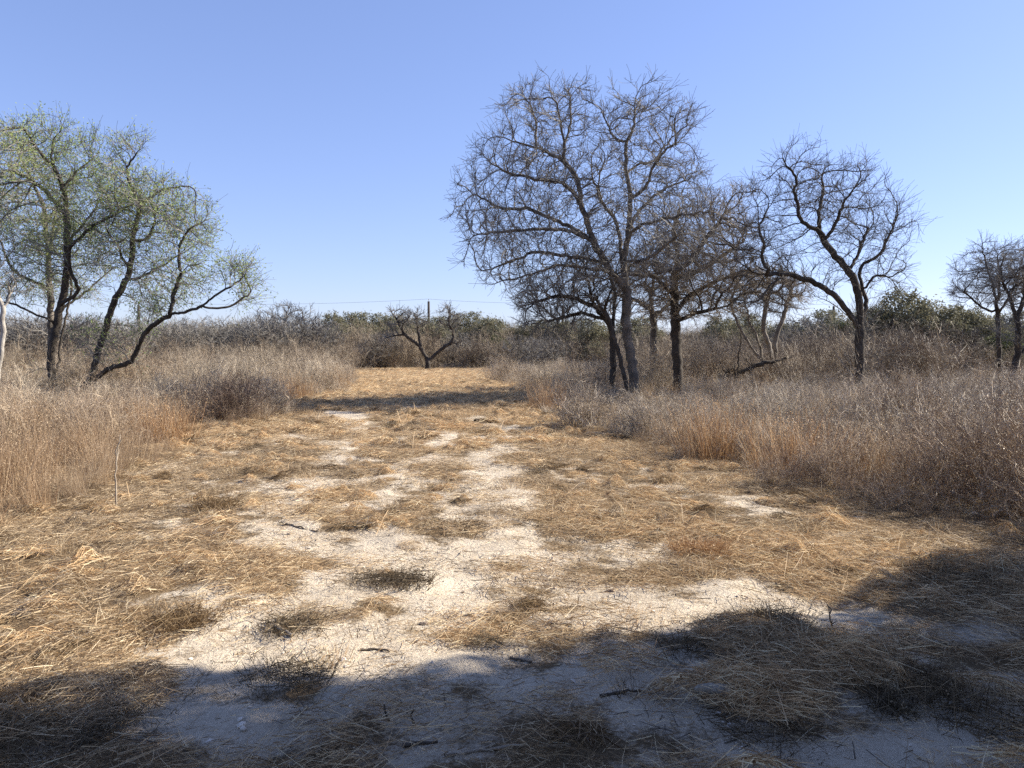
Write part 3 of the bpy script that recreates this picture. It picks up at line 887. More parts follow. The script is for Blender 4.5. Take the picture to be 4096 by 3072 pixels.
# -- the big bare tree by the strip
Y = 22.8
rng = np.random.default_rng(11)
sk = [foot(poly([(2542, 1625), (2539, 1560), (2529, 1448), (2504, 1318), (2504, 1239), (2509, 1164), (2498, 1110), (2497, 1040), (2502, 991), (2514, 925), (2523, 792), (2508, 696), (2502, 569), (2538, 515), (2541, 419), (2520, 340)], Y), Y),
      poly([(2502, 569), (2453, 551), (2417, 473), (2400, 430)], Y, 0, -.6),
      poly([(2508, 696), (2540, 660), (2616, 648), (2640, 612), (2719, 515)], Y, 0, .9),
      poly([(2523, 792), (2586, 750), (2610, 672), (2664, 588), (2755, 551)], Y, 0, -.9),
      poly([(2514, 925), (2550, 850), (2600, 800), (2664, 750), (2760, 715), (2845, 672)], Y, 0, 1.3),
      poly([(2502, 991), (2526, 925), (2592, 889), (2676, 871), (2785, 853), (2870, 840)], Y, 0, -1.4),
      poly([(2498, 1110), (2485, 1020), (2483, 961), (2471, 907), (2447, 853), (2405, 810), (2381, 732), (2339, 660)], Y, 0, 1.0),
      poly([(2509, 1164), (2441, 1082), (2375, 967), (2351, 901), (2327, 829), (2297, 774), (2260, 732), (2122, 714), (2037, 696), (1941, 642), (1905, 636)], Y, 0, -1.0),
      poly([(2327, 829), (2309, 708), (2254, 636), (2218, 624), (2158, 593), (2037, 557), (1989, 545)], Y, -.5, .6),
      poly([(2254, 636), (2260, 569), (2242, 503), (2224, 407), (2200, 376)], Y, -.2, -.8),
      poly([(2260, 569), (2285, 491), (2278, 380), (2278, 340)], Y, -.2, .5),
      poly([(2146, 593), (2146, 491), (2122, 419), (2086, 376), (2098, 340)], Y, .3, .8),
      poly([(2405, 810), (2390, 720), (2420, 640)], Y, .6, .2),
      poly([(2375, 967), (2272, 901), (2200, 871), (2122, 835), (2001, 835), (1905, 780), (1820, 750)], Y, -.3, .9),
      poly([(2375, 967), (2278, 919), (2122, 919), (1941, 931), (1851, 961)], Y, -.3, -1.8),
      poly([(2441, 1082), (2423, 1052), (2333, 1033), (2230, 1021), (2146, 1003), (2062, 1039), (1965, 1076), (1881, 1094)], Y, 0, .4),
      poly([(2504, 1130), (2423, 1082), (2242, 1058), (2170, 1082), (2062, 1112), (1965, 1136), (1930, 1190)], Y, 0, -2.0),
      poly([(2497, 1100), (2540, 1094), (2592, 1106), (2664, 1082), (2719, 1082), (2809, 979), (2870, 890)], Y, 0, .6),
      poly([(2497, 1040), (2520, 1050), (2604, 1033), (2688, 961), (2740, 920)], Y, 0, -2.0)]
at = np.concatenate([blob(rng, 2160, 560, 190, 210, Y, 2.0, 900), blob(rng, 2590, 580, 210, 240, Y, 2.2, 1300), blob(rng, 2240, 780, 330, 200, Y, 2.6, 1300),
                     blob(rng, 2040, 980, 220, 220, Y, 2.6, 1500), blob(rng, 2500, 950, 360, 200, Y, 3.0, 1500), blob(rng, 2260, 1090, 300, 110, Y, 2.6, 700),
                     blob(rng, 2720, 800, 150, 150, Y, 1.8, 500), blob(rng, 1900, 760, 110, 90, Y, 1.2, 200), blob(rng, 2290, 420, 110, 110, Y, 1.0, 220), blob(rng, 2540, 400, 90, 80, Y, .9, 180),
                     blob(rng, 2130, 430, 90, 90, Y, .9, 180), blob(rng, 1960, 600, 90, 70, Y, .8, 140)])
big, bpos, bcnt = make_tree('bare_tree', 'tallest leafless tree with broad spreading crown and leaning grey trunk beside the mown strip', 'tree', rng, sk, at,
                 .0042, .142, twigs=10500, twig_L=(.2, .6), grow_kw=dict(infl=1.1, kill=.24, step=.13, jit=.2, maxn=20000, trop=.07), sleeve=(4800, .55), thin=.38)
# ball moss on its limbs
mv = []
mr = np.random.default_rng(5)
n = 70
dd = mr.normal(size=(n, 3)); dd[:, 2] += .1
mb = blades(mr, np.zeros((n, 3)), dd, mr.uniform(.05, .1, n), np.full(n, .007), mr.normal(0, .5, n), 2)
moss_me = mesh_of('ball_moss', mb, M_MOSS)
cand = np.nonzero((bcnt > 3) & (bcnt < 90) & (bpos[:, 2] > 2.6))[0]
for k in mr.choice(cand, 60, False):
    o = link('ball_moss', moss_me, big, bpos[k] - np.array(big.location))
    o.scale = [mr.uniform(.5, 1.15)] * 3
    o.rotation_euler = (0, 0, mr.uniform(0, 6))

# -- the slim twin-stemmed tree at its foot
rng = np.random.default_rng(12)
Y = 23.4
sk = [foot(poly([(2450, 1570), (2452, 1398), (2449, 1323), (2427, 1279), (2382, 1229), (2362, 1189), (2352, 1099)], Y), Y),
      poly([(2449, 1323), (2455, 1240), (2462, 1169), (2432, 1075)], Y, 0, .4),
      poly([(2382, 1229), (2300, 1190), (2220, 1180), (2140, 1210), (2090, 1250)], Y, 0, -.8),
      poly([(2427, 1279), (2330, 1250), (2240, 1270), (2170, 1300)], Y, 0, .9)]
at = np.concatenate([blob(rng, 2240, 1190, 210, 80, Y, 2.0, 800), blob(rng, 2380, 1080, 170, 110, Y, 2.0, 600), blob(rng, 2190, 1270, 130, 60, Y, 1.4, 350)])
make_tree('bare_tree', 'dark slim tree with low spreading boughs just behind the tallest trunk', 'tree', rng, sk, at, .004, .10, (M_BARK_D, M_TWIG), 3200, (.2, .45), sleeve=(900, .4), thin=.6,
          grow_kw=dict(infl=.9, kill=.2, step=.12, jit=.3, maxn=9000))
rng = np.random.default_rng(13)
Y = 22.5
sk = [foot(poly([(2520, 1600), (2500, 1510), (2477, 1423), (2467, 1378), (2452, 1343), (2440, 1280), (2400, 1225)], Y), Y),
      poly([(2467, 1378), (2490, 1352), (2500, 1320)], Y, 0, -.1)]
at = blob(rng, 2400, 1200, 110, 60, Y, .8, 220)
make_tree('bare_sapling', 'thin black sapling stem leaning across the foot of the tallest trunk', 'sapling', rng, sk, at, .004, .065, (M_BARK_D, M_TWIG_D), 250, (.15, .3),
          grow_kw=dict(infl=.8, kill=.2, step=.1, jit=.25, maxn=3000))
# -- the denser bare trees behind it
rng = np.random.default_rng(14)
Y = 26.5
sk = [foot(poly([(2713, 1580), (2711, 1472), (2706, 1398), (2701, 1279), (2698, 1180), (2696, 1099), (2710, 1010)], Y), Y),
      poly([(2701, 1250), (2760, 1180), (2850, 1130), (2950, 1090)], Y, 0, .8),
      poly([(2698, 1180), (2620, 1110), (2560, 1080)], Y, 0, .7), poly([(2696, 1099), (2780, 1020), (2850, 920), (2900, 850)], Y, 0, -.6),
      poly([(2701, 1290), (2790, 1250), (2880, 1230)], Y, 0, -1.2), poly([(2710, 1010), (2690, 920), (2720, 830)], Y, 0, .5),
      poly([(2696, 1120), (2800, 1080), (2930, 1000), (3010, 930)], Y, 0, 1.6)]
at = np.concatenate([blob(rng, 2800, 990, 230, 190, Y, 3.0, 1900), blob(rng, 2820, 1150, 260, 120, Y, 3.0, 1400), blob(rng, 2930, 860, 130, 130, Y, 1.6, 500), blob(rng, 2640, 1080, 150, 140, Y, 2.4, 600)])
make_tree('bare_tree', 'dense crowned leafless tree with black upright trunk next behind the tallest tree', 'tree', rng, sk, at, .0042, .17, (M_BARK_D, M_TWIG_LIT), 8000, (.22, .55), sleeve=(2600, .5), thin=.7,
          grow_kw=dict(infl=1.1, kill=.25, step=.14, jit=.3, maxn=14000))
rng = np.random.default_rng(15)
Y = 30.0
sk = [foot(poly([(2618, 1560), (2616, 1502), (2613, 1279), (2600, 1190), (2620, 1100)], Y), Y), poly([(2613, 1279), (2680, 1210), (2740, 1190)], Y, 0, .8), poly([(2605, 1240), (2530, 1190), (2470, 1180)], Y, 0, -.5)]
at = np.concatenate([blob(rng, 2610, 1150, 190, 110, Y, 2.4, 900), blob(rng, 2560, 1260, 150, 60, Y, 2, 350)])
make_tree('bare_tree', 'straight mottled trunk with small leafless crown between the two black trunks', 'tree', rng, sk, at, .005, .13, (M_BARK, M_TWIG_LIT), 1800, (.2, .45),
          grow_kw=dict(infl=1.1, kill=.28, step=.16, jit=.3, maxn=8000))
# -- the arching tree
rng = np.random.default_rng(16)
Y = 24.5
sk = [foot(poly([(3430, 1600), (3433, 1565), (3436, 1478), (3439, 1346), (3441, 1273), (3436, 1187), (3416, 1114), (3376, 1067), (3330, 1014), (3297, 961), (3277, 921), (3230, 901), (3191, 875), (3194, 815), (3177, 769), (3138, 729), (3098, 709)], Y), Y),
      poly([(3439, 1320), (3403, 1260), (3337, 1180), (3250, 1127), (3164, 1100), (3085, 1094), (3032, 1100), (2978, 1060), (2920, 1030)], Y, 0, -1.0),
      poly([(3085, 1094), (3045, 1047), (3058, 974), (3032, 908), (3058, 868), (3078, 815)], Y, -.8, -.5),
      poly([(3032, 908), (3032, 868), (3025, 802), (2992, 749)], Y, -.7, -1.2),
      poly([(3135, 1100), (3124, 1114), (3071, 1147), (3051, 1200), (2985, 1220), (2932, 1240)], Y, -.7, -1.6),
      poly([(3277, 921), (3275, 870), (3283, 815), (3293, 749), (3283, 700), (3310, 660)], Y, 0, .7),
      poly([(3177, 769), (3194, 716), (3144, 663), (3130, 620)], Y, 0, -.5),
      poly([(3297, 961), (3337, 908), (3370, 828), (3400, 770)], Y, 0, -.8),
      poly([(3441, 1290), (3463, 1250), (3469, 1200), (3443, 1147), (3436, 1094), (3449, 1054), (3516, 1027), (3549, 961), (3575, 895), (3608, 848)], Y, 0, .5),
      poly([(3395, 1085), (3429, 1027), (3456, 948), (3496, 882)], Y, 0, .9),
      poly([(3455, 1165), (3496, 1100), (3530, 1095), (3555, 1110)], Y, 0, -.5),
      poly([(3425, 1290), (3390, 1260), (3317, 1206), (3277, 1190), (3230, 1180)], Y, .15, .5),
      poly([(3441, 1440), (3463, 1432), (3502, 1419), (3622, 1422)], Y, 0, -.2)]
at = np.concatenate([blob(rng, 3200, 760, 130, 150, Y, 1.6, 500), blob(rng, 3350, 800, 180, 150, Y, 2.0, 800), blob(rng, 3520, 920, 120, 120, Y, 1.5, 400), blob(rng, 3060, 850, 90, 140, Y, 1.2, 350),
                     blob(rng, 3130, 1010, 170, 90, Y, 1.4, 400), blob(rng, 3560, 1060, 80, 130, Y, 1.2, 250), blob(rng, 3020, 1210, 110, 60, Y, 1.0, 200), blob(rng, 3400, 1000, 70, 120, Y, 1.2, 150)])
arch, apos, acnt = make_tree('arching_tree', 'black forked leafless tree with one heavy bough arching over sideways', 'tree', rng, sk, at, .0038, .15, (M_BARK_D, M_TWIG_D), 3600, (.3, .75), sleeve=(2000, .5), thin=.4,
          grow_kw=dict(infl=1.2, kill=.24, step=.13, jit=.22, maxn=12000, trop=.12), twig_kw=dict(up=.35, jit=.22, sub=.4))
# water shoots round its trunk
sh = []
for k in range(110):
    h0 = rng.uniform(.3, 2.6); az = rng.uniform(0, 6.28)
    p0 = np.array([rng.normal(0.02, .06), rng.normal(0, .06), h0])
    d0 = unit(az, rng.uniform(.5, 1.2)) + np.array([.25, 0, 0])
    w_ = walk(rng, p0, d0, rng.uniform(.5, 1.9), 5, .09, .06)
    sh.append((w_, np.linspace(.006, .0028, 6), rng.random()))
    for j in range(3):
        q = w_[rng.integers(2, 5)]
        sh.append((walk(rng, q, w_[-1] - w_[0] + rng.normal(0, .5, 3), rng.uniform(.2, .5), 3, .15), np.linspace(.004, .0022, 4), .5))
v, q, t = tubes(sh, 3)
link('shoots', mk_mesh('shoots', v, [q], M_TWIG), arch)
# -- pale many-stemmed small tree and the fallen dead wood beside it
rng = np.random.default_rng(17)
Y = 31.0
sk = [foot(poly([(3050, 1500), (3045, 1445), (2998, 1379), (2965, 1326), (2945, 1279), (2925, 1226)], Y), Y),
      poly([(3052, 1495), (3045, 1412), (3025, 1332), (2998, 1293), (2990, 1240)], Y, 0, .4),
      poly([(3055, 1495), (3091, 1458), (3071, 1359), (3051, 1326), (3065, 1213), (3080, 1150)], Y, 0, -.3),
      poly([(3060, 1495), (3098, 1458), (3104, 1346), (3131, 1273), (3158, 1187), (3180, 1130)], Y, 0, .3)]
at = np.concatenate([blob(rng, 3050, 1170, 190, 110, Y, 2.0, 900), blob(rng, 3150, 1150, 90, 90, Y, 1.4, 300)])
make_tree('multistem_tree', 'small many stemmed tree with pale bark under the tip of the arching bough', 'tree', rng, sk, at, .0048, .13, (M_BARK_P, M_TWIG_LIT), 2600, (.2, .5),
          grow_kw=dict(infl=1.1, kill=.28, step=.15, jit=.28, maxn=8000), split=.02)
rng = np.random.default_rng(18)
Y = 27.5
ch = []
def pl2(pts, r0, r1, dy=0):
    q = resample(poly(pts, Y, dy), .12, rng, .25)
    ch.append((q, np.linspace(r0, r1, len(q)), rng.random())); return q
a = pl2([(3050, 1455), (3012, 1472), (2920, 1505), (2846, 1512), (2800, 1508)], .09, .03)
pl2([(2935, 1530), (2958, 1430), (2961, 1330)], .04, .02); pl2([(3098, 1445), (3171, 1429), (3185, 1425)], .06, .02)
pl2([(3050, 1455), (3098, 1445)], .08, .06)
for k in range(34):
    p = a[rng.integers(2, len(a))]
    w_ = walk(rng, p, unit(rng.uniform(0, 6.28), rng.uniform(-.1, 1.0)), rng.uniform(.3, 1.1), 5, .28)
    ch.append((w_, np.linspace(.02, .006, 6), rng.random()))
    for j in range(3):
        ch.append((walk(rng, w_[rng.integers(1, 5)], rng.normal(0, 1, 3), rng.uniform(.2, .5), 3, .3), np.linspace(.009, .004, 4), .5))
v, q, t = tubes(ch, 5)
o0 = np.array([float(v[:, 0].mean()), Y, 0])
fw = link('fallen_branch', mk_mesh('fallen_branch', v - o0, [q], M_BARK_D, True), None, o0)
tag(fw, 'black fallen dead bough tangled low in the brush below the pale many stemmed tree', 'dead branch')
# -- trees at the far right
rng = np.random.default_rng(19)
Y = 34.0
sk = [foot(poly([(4000, 1545), (3998, 1522), (3996, 1382), (3991, 1262), (3985, 1215), (3981, 1170), (3957, 1102), (3933, 1011), (3928, 958)], Y), Y),
      poly([(3988, 1240), (3971, 1247), (3923, 1228), (3875, 1180), (3822, 1160)], Y, 0, -.6), poly([(3991, 1208), (4000, 1102), (3991, 1020)], Y, 0, .6),
      poly([(3990, 1260), (4030, 1200), (4070, 1120)], Y, 0, -.5), poly([(3996, 1330), (3960, 1310), (3900, 1320)], Y, 0, .5)]
at = np.concatenate([blob(rng, 3960, 1110, 140, 150, Y, 1.9, 750), blob(rng, 3870, 1170, 60, 60, Y, .9, 160), blob(rng, 4060, 1080, 90, 130, Y, 1.5, 500)])
make_tree('bare_tree', 'slender upright leafless tree with straight trunk and rounded grey crown beyond the brush', 'tree', rng, sk, at, .0042, .095, (M_BARK_D, M_TWIG), 2600, (.3, .6),
          grow_kw=dict(infl=1.2, kill=.28, step=.15, jit=.25, maxn=8000, trop=.1))
rng = np.random.default_rng(20)
Y = 32.5
sk = [foot(poly([(4030, 1550), (4045, 1510), (4068, 1440), (4075, 1372), (4068, 1286), (4039, 1189), (4010, 1126)], Y), Y), poly([(4068, 1440), (4110, 1380), (4160, 1320), (4200, 1220)], Y, 0, .5),
      poly([(4068, 1286), (4100, 1180), (4090, 1060)], Y, 0, .5)]
at = np.concatenate([blob(rng, 4060, 1120, 130, 130, Y, 1.6, 600), blob(rng, 4190, 1170, 130, 150, Y, 1.8, 600), blob(rng, 4080, 1330, 90, 70, Y, 1.2, 250)])
make_tree('bare_tree', 'dark leaning leafless trunk forking low at the edge of the brush past the slender tree', 'tree', rng, sk, at, .0045, .14, (M_BARK_D, M_TWIG), 2200, (.3, .6),
          grow_kw=dict(infl=1.2, kill=.28, step=.15, jit=.25, maxn=8000))
rng = np.random.default_rng(21)
Y = 37.0
sk = [foot(poly([(3838, 1540), (3835, 1500), (3800, 1420), (3780, 1350)], Y), Y), poly([(3838, 1520), (3840, 1400), (3835, 1330)], Y, 0, .3), poly([(3838, 1520), (3870, 1420), (3905, 1350)], Y, 0, -.3)]
at = blob(rng, 3840, 1360, 110, 80, Y, 1.3, 500)
make_tree('bare_shrub', 'small open V shaped leafless shrub standing before the dark green trees', 'shrub', rng, sk, at, .005, .06, (M_BARK_D, M_TWIG_D), 600, (.25, .5), grow_kw=dict(infl=1.2, kill=.28, step=.15, maxn=5000), split=.02)

# -- the green-tinged mesquites on the other side
green = lambda c, r: np.where(c[:, 2] > 2.0, 1.0, .15) * (.35 + fbm(c[:, 0] * .5 + 9, c[:, 2] * .5 + 9, 2, 333))
rng = np.random.default_rng(22)
Y = 25.0
sk = [foot(poly([(212, 1560), (213, 1535), (203, 1470), (208, 1390), (224, 1325), (231, 1278), (242, 1217), (260, 1137), (268, 1072), (271, 970), (266, 861), (255, 752), (217, 671), (206, 617), (217, 535), (255, 481)], Y), Y),
      poly([(240, 1225), (250, 1206), (296, 1188), (315, 1159), (311, 1134), (286, 1105), (277, 1060), (277, 986), (320, 953), (369, 904), (466, 856), (532, 812), (575, 807), (673, 804)], Y, 0, -1.2),
      poly([(212, 1500), (231, 1480), (238, 1398), (268, 1253), (282, 1170), (300, 1090)], Y, .2, .9),
      poly([(222, 1310), (217, 1286), (174, 1271), (127, 1253), (72, 1224), (47, 1212), (0, 1210), (-80, 1190)], Y, 0, -.9),
      poly([(205, 1480), (188, 1477), (145, 1474), (108, 1495), (65, 1535), (20, 1560)], Y, 0, -.7),
      poly([(255, 752), (300, 690), (370, 640)], Y, 0, .8), poly([(217, 671), (150, 600), (100, 520)], Y, 0, -.7), poly([(266, 861), (180, 760), (90, 700), (20, 680)], Y, 0, 1.0), poly([(271, 970), (380, 840), (420, 750)], Y, 0, 1.2)]
at = np.concatenate([blob(rng, 170, 700, 240, 220, Y, 2.4, 1500), blob(rng, 270, 580, 70, 130, Y, 1.0, 220), blob(rng, 430, 860, 170, 110, Y, 1.8, 600), blob(rng, 60, 950, 200, 200, Y, 2.2, 900), blob(rng, 230, 1000, 180, 120, Y, 1.8, 500), blob(rng, -60, 700, 160, 200, Y, 2.0, 600)])
make_tree('mesquite_tree', 'tall mesquite with thin green leaves and crooked dark trunk beside tall grass', 'tree', rng, sk, at, .004, .125, (M_BARK_D, M_TWIG), 3200, (.3, .8), sleeve=(2200, .55), thin=.5,
          grow_kw=dict(infl=1.1, kill=.24, step=.13, jit=.28, maxn=16000), leaves=(18000, .036, .07, M_LEAF_Y, green))
rng = np.random.default_rng(23)
Y = 28.5
sk = [foot(poly([(210, 1560), (206, 1400), (201, 1160), (193, 1051), (206, 970), (217, 888), (240, 800)], Y), Y), poly([(193, 1051), (179, 834), (119, 704), (70, 606), (60, 520)], Y, 0, .6), poly([(201, 1160), (120, 1120), (60, 1090), (20, 1020)], Y, 0, -.5),
      poly([(204, 1260), (330, 1180), (420, 1100)], Y, 0, .8)]
at = np.concatenate([blob(rng, 80, 780, 180, 250, Y, 2.0, 900), blob(rng, 240, 900, 200, 180, Y, 2.0, 800), blob(rng, 330, 1120, 200, 90, Y, 1.8, 500), blob(rng, 90, 1130, 160, 90, Y, 1.8, 400)])
make_tree('mesquite_tree', 'straight greenish trunked mesquite standing close behind the crooked dark trunk', 'tree', rng, sk, at, .0042, .12, (M_BARK, M_TWIG), 2300, (.3, .85),
          grow_kw=dict(infl=1.1, kill=.26, step=.14, jit=.28, maxn=11000), leaves=(11000, .032, .07, M_LEAF_Y, green))
rng = np.random.default_rng(24)
Y = 24.5
sk = [foot(poly([(338, 1575), (347, 1542), (369, 1499), (376, 1463), (398, 1390), (427, 1307), (437, 1260), (456, 1210), (481, 1163), (510, 1119), (521, 1061), (529, 1029), (534, 942), (548, 877), (564, 818), (520, 740), (500, 660), (490, 600)], Y), Y),
      poly([(521, 1061), (513, 1065), (492, 1047), (481, 1011), (477, 986), (434, 937), (418, 890)], Y, 0, -.7),
      poly([(534, 960), (570, 960), (597, 954), (624, 861), (600, 810)], Y, 0, .7),
      poly([(564, 818), (640, 760), (730, 740), (790, 760)], Y, 0, .8),
      poly([(500, 680), (540, 620), (580, 570)], Y, 0, -.5),
      poly([(352, 1540), (394, 1506), (434, 1474), (506, 1456), (535, 1434), (557, 1376), (571, 1340), (607, 1304), (651, 1275), (700, 1250), (732, 1252), (803, 1230), (835, 1197), (911, 1154), (955, 1121), (1004, 1078), (1031, 1040)], Y, 0, -1.6),
      poly([(670, 1265), (684, 1252), (700, 1160), (732, 1084), (711, 1051), (716, 986), (749, 921), (803, 888)], Y, -1.0, -.4),
      poly([(803, 1230), (835, 1230), (911, 1230), (960, 1200), (1020, 1160)], Y, -1.3, -.6),
      poly([(505, 1125), (560, 1110), (620, 1080), (690, 1040)], Y, 0, .9),
      poly([(360, 1520), (330, 1545), (290, 1570)], Y, 0, -.4), poly([(380, 1540), (420, 1560), (436, 1565)], Y, 0, -.4)]
at = np.concatenate([blob(rng, 570, 790, 190, 140, Y, 1.9, 900), blob(rng, 510, 660, 80, 90, Y, .9, 160), blob(rng, 720, 900, 130, 150, Y, 1.6, 600), blob(rng, 500, 980, 150, 130, Y, 1.6, 500), blob(rng, 970, 1110, 90, 100, Y, 1.2, 300), blob(rng, 780, 1090, 90, 80, Y, 1.2, 160),
                     blob(rng, 600, 1140, 150, 100, Y, 1.6, 400), blob(rng, 450, 1380, 140, 90, Y, 1.2, 400), blob(rng, 520, 610, 70, 80, Y, .8, 130)])
make_tree('mesquite_tree', 'leaning mesquite with sparse green leaves and a long low bough reaching towards the strip', 'tree', rng, sk, at, .004, .12, (M_BARK_D, M_TWIG), 3200, (.3, .8), sleeve=(2600, .55), thin=.45,
          grow_kw=dict(infl=1.1, kill=.24, step=.13, jit=.28, maxn=14000), leaves=(14000, .036, .07, M_LEAF_Y, green))
rng = np.random.default_rng(25)
Y = 21.0
sk = [foot(poly([(-20, 1560), (5, 1430), (8, 1340), (14, 1225), (-10, 1180), (-60, 1100)], Y), Y), poly([(14, 1225), (40, 1190), (50, 1150)], Y, 0, .2)]
at = np.concatenate([blob(rng, -70, 1090, 90, 90, Y, 1.0, 250), blob(rng, 30, 1160, 60, 40, Y, .6, 80)])
make_tree('dead_tree', 'slim white barked dead tree at the very edge beside the mesquites', 'tree', rng, sk, at, .004, .065, (M_BARK_W, M_TWIG), 250, (.2, .4), grow_kw=dict(infl=1, kill=.25, step=.13, maxn=4000), split=.02)

# -- V shaped tree at the end of the strip
rng = np.random.default_rng(26)
Y = 54.0
sk = [foot(poly([(1711, 1482), (1711, 1441), (1682, 1388), (1617, 1338), (1588, 1276), (1564, 1247)], Y), Y), poly([(1617, 1338), (1564, 1344), (1530, 1360)], Y, 0, -.5),
      poly([(1711, 1446), (1723, 1435), (1770, 1394), (1811, 1367), (1817, 1329), (1793, 1294), (1800, 1250)], Y, 0, .4), poly([(1684, 1390), (1672, 1323), (1668, 1276)], Y, 0, .5), poly([(1811, 1367), (1850, 1385)], Y, 0, .3)]
at = np.concatenate([blob(rng, 1600, 1275, 60, 50, Y, 1.2, 350), blob(rng, 1672, 1275, 40, 45, Y, 1.2, 200), blob(rng, 1800, 1275, 55, 60, Y, 1.2, 350), blob(rng, 1560, 1350, 40, 25, Y, .7, 80), blob(rng, 1850, 1375, 40, 22, Y, .7, 80)])
make_tree('v_shaped_tree', 'leafless tree forking into a wide V alone at the far end of the strip', 'tree', rng, sk, at, .008, .17, (M_BARK_D, M_TWIG), 900, (.3, .7), grow_kw=dict(infl=1.2, kill=.26, step=.16, jit=.25, maxn=6000), split=.035)

# ------------------------------------------------------------------ far woodland: single trees you can tell apart
def far_proto(kind, seed):
    """a tree of unit height 5 m at the origin"""
    rng = np.random.default_rng(seed)
    base = np.array([0, 0, 0.])
    if kind == 'bare':
        sk = []
        for k in range(3):
            az = rng.uniform(0, 6.28); w_ = walk(rng, base + 0, unit(az, rng.uniform(.7, 1.3)), rng.uniform(2.2, 3.2), 6, .15)
            sk.append(w_)
        c = rng.normal(0, 1, (900, 3)); c /= np.linalg.norm(c, axis=1, keepdims=True)
        at = np.array([0, 0, 3.0]) + c * (rng.uniform(0, 1, (900, 1)) ** .45) * np.array([2.4, 2.4, 2.0])
        pos, par = grow(rng, sk, at, step=.2, infl=1.6, kill=.34, jit=.3, maxn=5000, trop=.1)
        pos, par = add_twigs(rng, pos, par, 1100, (.3, .7), sub=.4)
        b, trunk, thin, rad, cnt = tree_parts(rng, pos, par, .009, .14, split=.04)
        return [('trunk', mk_mesh('trunk', trunk[0], [trunk[1]], M_BARK, True), 0), ('crown', mk_mesh('crown', thin[0], [thin[1]], M_TWIG), 0)]
    dark = kind == 'dark'
    lob = []
    for k in range(9):
        a = rng.uniform(0, 6.28); r = rng.uniform(.3, 1.7)
        lob.append(((r * math.cos(a), r * math.sin(a), rng.uniform(1.8, 4.2) - r * .3), rng.uniform(.6, 1.15)))
    lob.append(((0, 0, 4.1), .9))
    at = np.concatenate([np.array(c) + (lambda d: d / np.linalg.norm(d, axis=1, keepdims=True))(rng.normal(size=(110, 3))) * r * rng.uniform(.3, 1, (110, 1)) ** .5 * np.array([1, 1, .75]) for c, r in lob])
    sk = [walk(rng, base + 0, np.array([rng.normal(0, .1), 0, 1]), 2.6, 6, .12), walk(rng, base + 0, unit(rng.uniform(0, 6), 1.0), 2.2, 5, .15)]
    pos, par = grow(rng, sk, at, step=.2, infl=1.8, kill=.32, jit=.3, maxn=4000)
    b, trunk, thin, rad, cnt = tree_parts(rng, pos, par, .009, .14, split=.04)
    tip = pos[cnt <= 2]
    n = 9000
    pts = tip[rng.integers(0, len(tip), n)] + rng.normal(0, .15, (n, 3))
    tint = np.clip(.5 + .8 * (fbm(pts[:, 0] + 30, pts[:, 2] + pts[:, 1] * .5 + 30, 2, 310) - .5) + rng.normal(0, .18, n), 0, 1)
    v, q, t = rquads(rng, pts, .07 * rng.uniform(.6, 1.4, n), tint, .5)
    return [('trunk', mk_mesh('trunk', trunk[0], [trunk[1]], M_BARK_D, True), 0), ('crown', mk_mesh('crown', thin[0], [thin[1]], M_TWIG_D), 0),
            ('foliage', mk_mesh('foliage', v, [q], M_LEAF_B if dark else M_LEAF_O, False, {'tint': ('FLOAT', t)}), 1)]
PROTO = {k: [far_proto(k, s) for s in seeds] for k, seeds in (('bare', (31, 32, 33, 34)), ('olive', (41, 42, 43)), ('dark', (51, 52)))}
print('protos', round(time.time() - T0, 1))
PTOP = {}
for _k in PROTO:
    for _p in PROTO[_k]:
        _c = np.zeros(len(_p[-1][1].vertices) * 3, np.float32); _p[-1][1].vertices.foreach_get('co', _c)
        PTOP[_p[-1][1].name] = float(np.percentile(_c.reshape(-1, 3)[:, 2], 99.5))
def far_tree(kind, i, u, vtop, Y, label, group=None, wid=1.0):
    b = gz(u, 1480, Y)
    H = P(u, vtop, Y)[2] - b[2]
    root = empty({'bare': 'bare_tree', 'olive': 'evergreen_tree', 'dark': 'evergreen_shrub'}[kind], b, label, 'tree' if kind != 'dark' else 'shrub', group)
    parts = PROTO[kind][i % len(PROTO[kind])]
    s = H / PTOP[parts[-1][1].name]
    root.scale = (s * wid, s * wid, s)
    root.rotation_euler = (0, 0, (u * 7.13 + i) % 6.28)
    cr = None
    for nm, me, sub in parts:
        o = link(nm, me, cr if sub and cr else root)
        if nm == 'crown': cr = o
